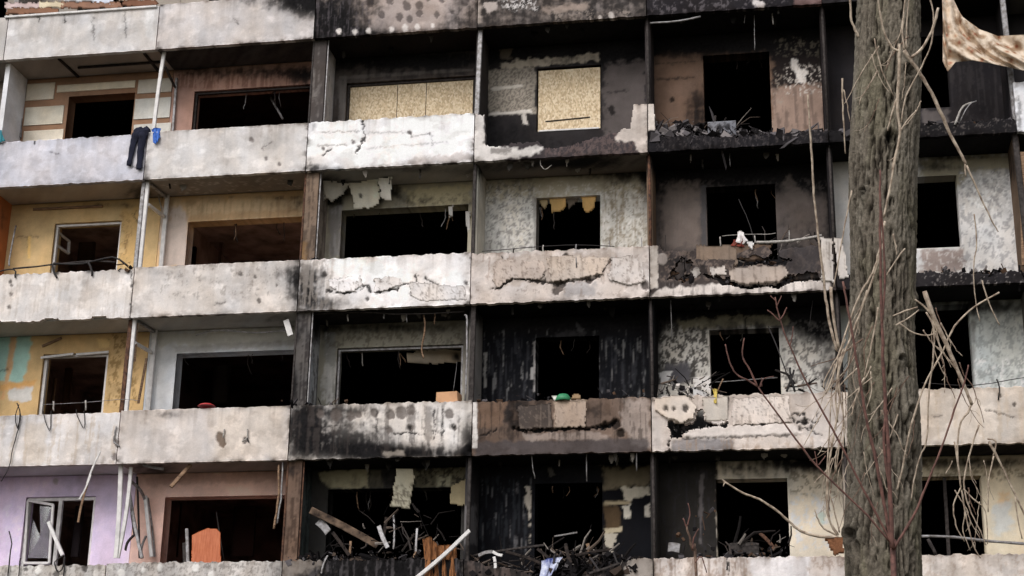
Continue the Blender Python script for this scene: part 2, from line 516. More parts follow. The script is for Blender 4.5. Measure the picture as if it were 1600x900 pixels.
def osb():
    m, nt, b = mat_new('oriented_strand_board', 0.85, 0.2)
    tc = nt.nodes.new('ShaderNodeTexCoord')
    mp = nt.nodes.new('ShaderNodeMapping'); mp.inputs['Scale'].default_value = (34, 34, 20)
    nt.links.new(tc.outputs['Object'], mp.inputs['Vector'])
    w = noise(nt, 3.0, 2, tc.outputs['Object'])
    v = nt.nodes.new('ShaderNodeTexVoronoi'); v.inputs['Scale'].default_value = 1.15
    nt.links.new(mp.outputs[0], v.inputs['Vector'])
    cr = nt.nodes.new('ShaderNodeValToRGB')
    e = cr.color_ramp.elements
    e[0].position = 0.1; e[0].color = (*C(196, 172, 140), 1); e[1].position = 0.9; e[1].color = (*C(238, 220, 192), 1)
    x = cr.color_ramp.elements.new(0.5); x.color = (*C(222, 199, 164), 1)
    sp = nt.nodes.new('ShaderNodeSeparateColor'); nt.links.new(v.outputs['Color'], sp.inputs[0])
    nt.links.new(sp.outputs[0], cr.inputs[0])
    mx = nt.nodes.new('ShaderNodeMix'); mx.data_type = 'RGBA'; mx.blend_type = 'MULTIPLY'; mx.inputs[0].default_value = 0.15
    nt.links.new(cr.outputs[0], mx.inputs[6]); nt.links.new(w.outputs['Fac'], mx.inputs[7])
    nt.links.new(mx.outputs[2], b.inputs['Base Color'])
    add_bump(nt, b, sp.outputs[0], 0.25, 0.004)
    return m
M_OSB = osb()

def glass():
    m, nt, b = mat_new('dusty_glass', 0.15, 0.5)
    b.inputs['Base Color'].default_value = (0.55, 0.56, 0.56, 1)
    b.inputs['Transmission Weight'].default_value = 0.7
    b.inputs['Alpha'].default_value = 0.55
    return m
M_GLASS = glass()

# ------------------------------------------------------------------ the building
BW, SH, ZT, DP = 3.25943, 2.8, 16.16, 0.98        # bay width, storey height, underside of the top balcony in view, balcony depth
def ZB(l): return ZT-SH*l
def XJ(j): return BW*j                            # joint j stands between bay j and bay j+1
def bay(c): return XJ(c-1), XJ(c)
FINE_R = range(1, 5); FINE_C = range(0, 6)

building = empty('apartment_building', (BW*2, 0, 0))
tag(building, 'burnt out concrete panel apartment block with rows of smashed balconies and empty windows', 'building')
PAR = building
def P_(o): adopt(building, o); return o

PINK = C(200, 193, 192)
DG = C(58, 55, 57)

# --- parapets: base colour, stains, top profile where broken, holes
PA = {
 (0, 0): dict(b=C(204, 199, 197), o=[K([(145, 25), (147, 62)], .8, .004, .5), K([(195, 18), (196, 58)], .8, .004, .5), K([(100, 24), (101, 34)], 1.2, .004, .8), K([(60, 26), (61, 34)], 1.2, .004, .8), PG(R(228, 15, 240, 62), C(226, 224, 224), .6, 3, 4), B(70, 55, 40, 12, .16), B(170, 45, 50, 10, .14), B(120, 30, 90, 6, .2)]),
 (0, 1): dict(b=C(198, 191, 189), o=[B(486, 0, 46, 34, 1.1), B(420, 2, 90, 16, .5), B(330, 20, 60, 14, .12), PG([(468, 30), (482, 28), (486, 56), (470, 58)], C(206, 198, 196), .5, 3, 5), K([(365, 28), (372, 38)], .9, .004, .6)]),
 (0, 2): dict(b=C(172, 158, 152), o=[B(520, 28, 62, 55, 1.2), B(740, 30, 60, 50, .75), B(600, 52, 130, 10, .6), B(590, 0, 20, 30, .3), FLUSH(), STR(R(490, 0, 580, 60), C(96, 90, 94), .56, .5), SP([(572+i*27+3*math.sin(i*5), 27-i*1.4+4*math.sin(i*3+1), 4.0+1.8*math.sin(i*7)) for i in range(6)]+[(578+i*29+4*math.sin(i*9), 4-i*1+3*math.sin(i*4), 4.6+1.8*math.sin(i*5+2)) for i in range(6)]+[(636, 10, 6), (655, 8, 6), (640, 30, 5)], C(44, 39, 40), .01, .65), SP([(530, 49, 4), (555, 50, 4), (612, 46, 4), (633, 44, 5), (652, 42, 4), (576, 48, 4), (676, 40, 3)], C(222, 214, 210), -.004)]),
 (0, 3): dict(b=C(150, 138, 132), o=[U(.75), FLUSH(), PG([(738, 0), (750, 0), (752, 34), (740, 36)], C(170, 158, 150), .8, 3, 5), PG([(757, 4), (778, 2), (776, 18), (760, 20)], C(186, 174, 168), .8, 2, 6), PEEL(R(785, -5, 840, 16), C(214, 208, 206), .55, 16), PG([(845, 12), (920, 4), (918, 14), (850, 22)], C(160, 144, 134), .7, 3, 6), PEEL(R(855, 15, 990, 40), C(150, 138, 130), .6, 9, .7), SP([(955, 24, 4), (938, 28, 3)], C(205, 196, 190), -.003)]),
 (0, 4): dict(b=C(46, 43, 46), o=[U(.35), FLUSH(), PG([(1236, -10), (1330, -12), (1332, 6), (1240, 10)], C(128, 104, 102), .8, 3, 5), SP([(1183, 6, 5), (1190, 8, 5), (1178, 4, 3)], C(228, 220, 218), -.004), PEEL(R(1010, -20, 1230, 24), C(110, 104, 108), .62, 9, .6)]),
 (0, 5): dict(b=C(60, 56, 58), o=[U(.6)]),
 (1, -1): dict(b=C(198, 194, 198), o=[]),
 (1, 0): dict(b=C(196, 194, 202), o=[K([(53, 218), (54, 224)], 1.6, .006), K([(80, 238), (92, 240)], .8, .004, .6), K([(205, 262), (222, 262)], .9, .004, .6), B(110, 285, 70, 6, .28), B(40, 225, 40, 8, .12), PG([(150, 207), (190, 203), (192, 212), (152, 214)], C(176, 172, 174), .6, 2, 3)], e=.03),
 (1, 1): dict(b=C(206, 201, 199), o=[SP([(392, 218, 3.5), (416, 248, 3), (410, 232, 2), (436, 256, 2.5)], C(120, 112, 110), .008), K([(414, 228), (424, 222)], 1.0, .004, .5), PG([(222, 258), (232, 256), (230, 280), (222, 282)], C(130, 126, 126), .7, 2, 3), B(455, 262, 30, 12, .26), B(350, 265, 60, 7, .14)]),
 (1, 2): dict(b=C(244, 240, 240), o=[B(480, 262, 34, 18, .75), B(560, 264, 70, 7, .4), B(700, 256, 50, 9, .55), B(488, 200, 10, 14, .4), K([(567, 188), (568, 206), (570, 214), (562, 228), (556, 240)], 1.5, .014), K([(505, 241), (518, 232)], 1.4, .01), K([(500, 207), (560, 205)], .6, .004, .5), K([(495, 228), (540, 226)], .6, .004, .5), K([(575, 208), (640, 206)], .5, .004, .35), K([(640, 206), (642, 214), (674, 208)], .8, .006, .6), K([(570, 232), (700, 222)], .5, .003, .3), K([(674, 208), (675, 228)], .6, .004, .4), SP([(640, 207, 3), (552, 222, 3), (505, 232, 2.5)], C(90, 84, 84), .008), PG([(640, 248), (735, 236), (736, 252), (645, 262)], C(170, 156, 150), .55, 4, 8)], e=.02),
 (1, 3): dict(b=C(70, 64, 66), o=[U(.3), FLUSH(), PEEL(R(850, 205, 1000, 245), C(100, 86, 84), .5, 12, .7), PG([(738, 178), (756, 176), (757, 224), (800, 232), (850, 228), (842, 240), (770, 252), (740, 256)], C(214, 208, 204), .92, 2, 5), PG([(985, 150), (1012, 150), (1012, 236), (1000, 238), (988, 222), (960, 220), (968, 206)], C(206, 194, 186), .9, 2, 6), PG(R(768, 232, 800, 240), C(90, 84, 80), .7, 2, 5)],
               prof=[(740, 178), (757, 178), (758, 226), (776, 229), (800, 224), (840, 221), (852, 232), (880, 230), (905, 224), (960, 206), (985, 200), (990, 165), (1012, 160)]),
 (1, 4): dict(b=C(38, 36, 39), o=[U(.5), FLUSH(), PEEL(R(1020, 195, 1300, 236), C(92, 86, 86), .62, 14, .5), PG([(1012, 150), (1023, 150), (1024, 203), (1012, 205)], C(206, 196, 188), .95, 1, 3), STR(R(1030, 212, 1300, 240), C(56, 53, 55), .55, .5)],
               prof=[(1012, 160), (1022, 160), (1023, 205), (1035, 214), (1080, 212), (1150, 214), (1290, 203)]),
 (1, 5): dict(b=C(38, 36, 38), o=[U(.5), FLUSH(), PEEL(R(1440, 180, 1590, 216), C(96, 90, 88), .66, 14, .7)],
               prof=[(1295, 204), (1450, 194), (1480, 190), (1520, 192), (1560, 186), (1590, 188)]),
 (1, 6): dict(b=C(226, 226, 230), o=[K([(1592, 150), (1594, 200)], 1.4, .004, .5)]),
 (2, -1): dict(b=C(206, 200, 196), o=[]),
 (2, 0): dict(b=C(212, 205, 201), o=[SP([(16, 440, 3), (17, 460, 3), (14, 480, 3), (18, 446, 2)], C(70, 64, 62), .006), PG([(30, 490), (200, 480), (204, 498), (20, 506)], C(226, 220, 218), .6, 4, 6), B(20, 425, 26, 8, .7), B(88, 424, 10, 8, .8), B(140, 420, 12, 8, .8), B(195, 424, 14, 7, .5), K([(205, 425), (207, 450), (203, 496)], 1.0, .01, .8), STR(R(0, 430, 205, 500), C(186, 176, 168), .6, .5)], e=.04, bot=[(0, 502), (60, 503), (66, 498), (90, 497), (95, 503), (138, 502), (145, 494), (165, 494), (170, 499), (206, 497)]),
 (2, 1): dict(b=C(205, 197, 192), o=[B(258, 424, 40, 9, .4), B(330, 438, 70, 10, .3), B(440, 432, 30, 26, .35), B(464, 445, 16, 60, .8), B(350, 470, 60, 12, .18), PEEL(R(240, 412, 460, 470), C(150, 142, 136), .66, 8, .6), SP([(376, 428, 3), (405, 470, 3.5), (398, 432, 2.5), (432, 446, 2)], C(96, 90, 86), .006), K([(335, 476), (352, 472)], 1.2, .004, .5)]),
 (2, 2): dict(b=C(238, 232, 230), o=[B(478, 446, 26, 50, 1.0), B(520, 474, 34, 16, .7), B(505, 430, 14, 12, .5), FLUSH(), STR(R(464, 404, 520, 490), C(150, 142, 136), .5, .6), PG([(515, 438), (560, 432), (565, 448), (540, 455), (520, 452)], C(236, 230, 230), .8, 2, 4, disp=-.01), K([(513, 455), (530, 459), (550, 457)], 2.2, .02), K([(564, 452), (572, 444), (580, 456)], 1.8, .02), K([(585, 456), (600, 455), (624, 449)], 2.8, .03), K([(628, 444), (648, 441)], 1.4, .012), K([(650, 430), (651, 441)], 2.0, .02), K([(664, 436), (680, 443), (697, 449)], 1.5, .012), K([(640, 458), (700, 456)], .8, .006, .5), SP([(507, 428, 3.5), (574, 467, 3), (728, 442, 3), (665, 434, 2)], C(60, 56, 54), .01), B(600, 484, 120, 4, .35)], e=.015),
 (2, 3): dict(b=C(206, 195, 189), o=[PG([(772, 402), (960, 392), (955, 412), (940, 434), (870, 440), (790, 446), (768, 430)], C(178, 164, 154), .75, 3, 8), PG([(955, 398), (1008, 390), (1008, 452), (985, 448), (950, 430)], C(196, 186, 180), .7, 3, 8), PG(R(880, 442, 930, 462), C(160, 156, 158), .6, 3, 8), K([(768, 453), (782, 446), (798, 437), (816, 434), (836, 439), (862, 442)], 2.6, .03), K([(866, 443), (900, 438), (925, 436), (940, 428), (944, 416), (958, 404)], 1.8, .02), K([(836, 408), (848, 424), (853, 440)], 1.5, .015), K([(785, 402), (782, 412)], 1.2, .01), SP([(872, 448, 8), (878, 444, 6), (884, 400, 4), (868, 455, 5), (920, 438, 5), (900, 405, 3), (1008, 446, 6)], C(62, 54, 52), .03), PEEL(R(740, 396, 1014, 470), C(150, 136, 128), .68, 10, .6), STR(R(745, 396, 1010, 440), C(150, 126, 112), .62, .5)], e=.03),
 (2, 4): dict(b=C(80, 72, 70), o=[U(.4), B(1060, 420, 30, 20, .4), FLUSH(), PG([(1014, 380), (1028, 380), (1028, 450), (1014, 452)], C(196, 186, 178), .95, 1, 3), PG([(1030, 452), (1065, 448), (1120, 444), (1290, 434), (1300, 452), (1015, 466)], C(214, 204, 198), .95, 2, 5), STR(R(1040, 440, 1300, 466), C(120, 112, 110), .6, .6), PEEL(R(1030, 385, 1285, 440), C(120, 106, 98), .56, 9, .7), PG([(1205, 388), (1282, 380), (1282, 425), (1235, 430), (1210, 410)], C(64, 60, 61), .8, 3, 6), SP([(1035, 405, 8), (1088, 423, 5)], C(160, 150, 144), -.01)],
               prof=[(1014, 384), (1030, 384), (1034, 392), (1060, 394), (1084, 390), (1150, 386), (1200, 386), (1206, 392), (1280, 384), (1282, 372), (1303, 370)], holes=[[(1044, 436), (1054, 412), (1066, 402), (1080, 404), (1082, 416), (1070, 426), (1088, 434), (1070, 440)], [(1148, 402), (1200, 399), (1214, 388), (1218, 400), (1240, 406), (1226, 414), (1180, 413), (1148, 416)], [(1096, 428), (1138, 434), (1164, 445), (1218, 441), (1238, 428), (1276, 424), (1280, 437), (1242, 440), (1222, 449), (1160, 452), (1128, 444)]]),
 (2, 5): dict(b=C(46, 43, 45), o=[U(.5), FLUSH(), PEEL(R(1440, 410, 1600, 450), C(130, 124, 122), .68, 16, .8)],
               prof=[(1303, 430), (1450, 424), (1500, 426), (1540, 428), (1580, 424), (1611, 424)]),
 (3, -1): dict(b=C(205, 198, 194), o=[]),
 (3, 0): dict(b=C(207, 201, 199), o=[STR(R(0, 640, 185, 730), C(178, 160, 140), .6, .5, 8), PG(R(40, 660, 72, 726), C(200, 184, 166), .5, 6, 6), SP([(181, 690, 4), (179, 714, 5), (184, 697, 3)], C(110, 102, 100), .01), B(80, 648, 60, 6, .16)]),
 (3, 1): dict(b=C(202, 193, 188), o=[B(255, 648, 50, 9, .42), B(350, 650, 70, 20, .16), PG([(330, 640), (445, 634), (448, 715), (340, 720)], C(206, 192, 178), .5, 10, 10), SP([(344, 684, 7), (347, 692, 6)], C(96, 78, 64), .02), SP([(383, 688, 4)], C(80, 76, 76), .02), B(230, 700, 60, 14, .12)]),
 (3, 2): dict(b=C(216, 208, 202), o=[B(472, 672, 36, 50, 1.0), B(545, 690, 70, 30, .75), B(530, 640, 60, 16, .55), B(640, 708, 120, 14, 1.0), B(735, 690, 14, 40, .8), B(600, 665, 200, 40, .22), FLUSH(), STR(R(446, 630, 735, 714), C(66, 60, 58), .61, .6, 7), SP([(610, 648, 7), (627, 645, 9), (642, 641, 7), (702, 647, 7), (585, 645, 6), (525, 648, 9), (548, 650, 7), (608, 672, 5), (641, 668, 5), (710, 668, 4), (560, 648, 5), (500, 646, 6)], C(92, 84, 80), .014, .8), K([(678, 640), (679, 685)], .9, .01, .8), K([(691, 640), (692, 680)], .9, .01, .8), K([(589, 640), (589, 690)], .8, .008, .6), K([(615, 678), (640, 676), (662, 680)], 1.2, .012), K([(480, 668), (540, 665)], .8, .006, .6), SP([(640, 668, 3), (709, 667, 3)], C(30, 28, 28), .02), PG(R(598, 704, 632, 712), C(170, 160, 150), .7, 2, 4)], e=.025),
 (3, 3): dict(b=C(112, 95, 85), o=[GX(870, 800, .3), B(820, 645, 60, 40, .6), B(930, 645, 30, 30, .5), FLUSH(), PG([(742, 628), (790, 626), (786, 664), (746, 668)], C(124, 100, 84), .7, 4, 8), PG([(866, 624), (914, 622), (912, 664), (868, 668)], C(176, 158, 142), .85, 3, 6), STR(R(860, 622, 920, 668), C(74, 58, 48), .6, .7, 18), PG([(975, 625), (1015, 622), (1016, 700), (985, 694), (970, 660)], C(168, 154, 146), .8, 4, 8), PG([(742, 690), (1012, 684), (1014, 708), (742, 714)], C(72, 68, 70), .8, 3, 4), PG([(818, 678), (905, 674), (960, 678), (950, 686), (820, 688)], C(160, 146, 138), .6, 2, 5), K([(804, 670), (830, 673), (870, 670), (915, 669)], 3.2, .05, 1), K([(915, 669), (948, 666), (960, 660)], 4.2, .05, 1), K([(752, 680), (775, 672)], 1.6, .015), SP([(962, 662, 7), (970, 676, 6), (945, 664, 5)], C(20, 18, 18), .04), PG(R(738, 628, 746, 700), C(222, 216, 212), .9, 1, 2), STR(R(742, 622, 1010, 690), C(58, 50, 46), .6, .6)], e=.03),
 (3, 4): dict(b=C(198, 186, 178), o=[PG([(1050, 690), (1085, 684), (1145, 688), (1150, 706), (1048, 708)], C(112, 108, 110), .8, 3, 5), STR(R(1050, 680, 1320, 710), C(150, 126, 104), .6, .5, 10), SP([(1040, 638, 4), (1053, 639, 3), (1071, 638, 5)], C(36, 32, 32), .04), K([(1045, 690), (1046, 708)], 2.4, .05, 1), PG([(1068, 672), (1130, 665), (1240, 662), (1252, 678), (1150, 682), (1068, 684)], C(214, 204, 198), .85, 1.5, 4, disp=-.012), K([(1068, 685), (1120, 684), (1180, 682), (1250, 680)], .9, .01, .7), K([(1238, 648), (1255, 646), (1262, 660), (1240, 661), (1238, 648)], 1.4, .02), K([(1255, 668), (1270, 675), (1283, 680)], 1.2, .01), K([(1262, 655), (1275, 662), (1278, 645)], 1.0, .01), SP([(1257, 659, 5), (1176, 662, 3.5), (1192, 660, 5), (1250, 670, 3), (1268, 668, 3)], C(26, 24, 24), .03), B(1100, 632, 60, 8, .22), B(1290, 650, 30, 40, .12), K([(1137, 622), (1137, 655)], .8, .006, .5)], e=.04,
               holes=[[(1042, 656), (1060, 660), (1072, 662), (1086, 655), (1090, 640), (1100, 640), (1102, 656), (1115, 662), (1137, 660), (1136, 668), (1100, 668), (1075, 674), (1064, 684), (1048, 686)]]),
 (3, 5): dict(b=C(200, 188, 177), o=[K([(1541, 640), (1560, 646), (1586, 652)], 1.2, .01, .7), SP([(1585, 632, 3), (1562, 618, 3)], C(70, 64, 60), .01), STR(R(1440, 605, 1634, 695), C(190, 172, 152), .6, .5, 8), B(1500, 608, 80, 5, .25), K([(1458, 651), (1470, 650)], 1, .005, .5)], e=.025),
 (4, -1): dict(b=C(190, 184, 180), o=[]),
 (4, 0): dict(b=C(188, 182, 177), o=[PEEL(R(-20, 875, 165, 970), C(130, 124, 118), .58, 15, .7), SP([(40, 890, 3), (132, 888, 5), (88, 898, 5), (110, 884, 3)], C(80, 76, 74), .01), SP([(60, 892, 5), (150, 896, 5), (20, 888, 4)], C(220, 216, 212), -.01)], e=.04),
 (4, 1): dict(b=C(192, 186, 182), o=[PEEL(R(165, 870, 440, 970), C(126, 120, 116), .57, 13, .7), B(440, 890, 24, 30, .6), SP([(190, 896, 6), (250, 887, 5), (306, 888, 6), (330, 898, 5), (225, 892, 4)], C(224, 220, 216), -.01)], e=.05),
 (4, 2): dict(b=C(150, 140, 132), o=[B(560, 890, 120, 60, 1.3), B(690, 890, 60, 60, 1.0), FLUSH(), STR(R(440, 866, 735, 970), C(88, 84, 86), .58, .6), PG([(440, 876), (500, 872), (505, 884), (450, 900)], C(160, 150, 142), .6, 4, 8)], e=.06),
 (4, 3): dict(b=C(70, 64, 62), o=[U(.6), FLUSH(), STR(R(730, 870, 1020, 970), C(96, 84, 80), .55, .6), PG([(985, 866), (1022, 866), (1022, 905), (975, 905)], C(180, 170, 162), .75, 4, 8)],
               prof=[(722, 876), (740, 874), (760, 884), (800, 888), (830, 900), (880, 905), (930, 890), (965, 884), (985, 872), (1020, 870)]),
 (4, 4): dict(b=C(204, 193, 187), o=[PEEL(R(1020, 866, 1334, 970), C(168, 150, 138), .6, 8, .7), STR(R(1020, 868, 1170, 970), C(130, 112, 100), .56, .6), PG([(1170, 872), (1260, 870), (1265, 905), (1175, 905)], C(226, 222, 224), .7, 4, 8), K([(1137, 872), (1139, 900)], 1.6, .012)], e=.03),
 (4, 5): dict(b=C(204, 193, 185), o=[PEEL(R(1334, 866, 1660, 970), C(176, 160, 148), .6, 8, .6)], e=.03),
}

def prof_cut(pr, holes=(), bot=None, nz=9):
    px_ = np.array([p[0] for p in pr], float) if pr else None
    py_ = np.array([p[1] for p in pr], float) if pr else None
    def f(x, y, n):
        k = np.zeros(x.shape, bool)
        if pr: k |= y < np.interp(x, px_, py_)+(n-0.5)*nz
        if bot: k |= y > np.interp(x, [p[0] for p in bot], [p[1] for p in bot])+(n-0.5)*3
        for h in holes: k |= sdpoly(h, x, y)+(n-0.5)*10 > 0
        return k
    return f

for l in range(-1, 6):
    for c in range(-1, 7):
        x0, x1 = bay(c)
        d = PA.get((l, c))
        fine = d is not None and (l, c) != (0, 5)
        if d is None: d = dict(b=C(196, 190, 186) if c < 2 else C(120, 112, 108), o=[B(*proj(np.array([(x0+x1)/2, 0, ZB(l)])), 200, 60, .4)] if c > 1 else [])
        cut = prof_cut(d.get('prof'), d.get('holes', ()), d.get('bot')) if ('prof' in d or 'holes' in d or 'bot' in d) else None
        jx = {(3, 2): .09, (3, 1): 0, (4, 1): .02}.get((l, c), 0)
        jx0 = {(3, 3): .09, (4, 2): .02}.get((l, c), 0)
        o = slab('parapet', x0+.009+jx0, x1-.009+jx, ZB(l), ZB(l)+.97+(.03 if c in (1, 2) else 0), 0.0, .11, .018 if fine else .12, d['b'], d['o'], 100+l*31+c*7, M_CONC, None, cut=cut, edge=d.get('e', .014)+(.02 if c > 1 else .004), amp=1.5)
        P_(o)

# --- balcony slabs, seen from below as soffits
SOF = {  # soffit of row r, bay c : colour, soot
 (1, 0): (C(150, 140, 132), [B(200, 120, 60, 30, .35)]), (1, 1): (C(80, 74, 72), [U(.5)]), (1, 2): (C(40, 34, 33), [U(.6)]), (1, 3): (C(30, 28, 28), [U(.9)]), (1, 4): (C(26, 24, 25), [U(.9)]), (1, 5): (C(26, 24, 25), [U(.9)]),
 (2, 0): (C(168, 156, 146), [B(220, 300, 40, 20, .7), B(60, 300, 60, 4, .2)]), (2, 1): (C(140, 132, 126), [B(420, 285, 60, 20, .4), PEEL(R(250, 275, 470, 315), C(200, 194, 190), .66, 14, .7)]), (2, 2): (C(150, 144, 138), [B(500, 285, 50, 14, .8), B(640, 264, 90, 8, .5), B(730, 270, 40, 12, .4)]), (2, 3): (C(110, 102, 94), [B(780, 262, 60, 14, .5), B(930, 250, 80, 20, .8), B(870, 255, 60, 8, .6)]), (2, 4): (C(26, 24, 25), [U(.9)]), (2, 5): (C(30, 28, 29), [U(.8)]),
 (3, 0): (C(176, 172, 168), []), (3, 1): (C(170, 166, 160), [B(440, 500, 40, 14, .5)]), (3, 2): (C(60, 56, 54), [U(.7)]), (3, 3): (C(24, 23, 24), [U(1)]), (3, 4): (C(28, 26, 26), [U(.9)]), (3, 5): (C(30, 28, 28), [U(.9)]),
 (4, 0): (C(190, 184, 186), []), (4, 1): (C(150, 138, 132), [B(240, 732, 40, 12, .8), B(440, 728, 40, 14, .4)]), (4, 2): (C(40, 37, 36), [U(.9)]), (4, 3): (C(24, 23, 24), [U(1)]), (4, 4): (C(28, 26, 26), [U(.9)]), (4, 5): (C(60, 56, 52), [U(.7)]),
}
for r in range(0, 7):
    for c in range(-1, 7):
        x0, x1 = bay(c); z = ZB(r-1)
        base, ops = SOF.get((r, c), (C(150, 142, 136), [U(.35 if c < 2 else .8)]))
        fine = (r, c) in SOF
        P_(gbox('balcony_slab', x0+.003, x1-.003, .115, DP-.002, z+.025, z+.17, .045 if fine else .3, base, ops, 700+r*13+c, M_CONC, None))

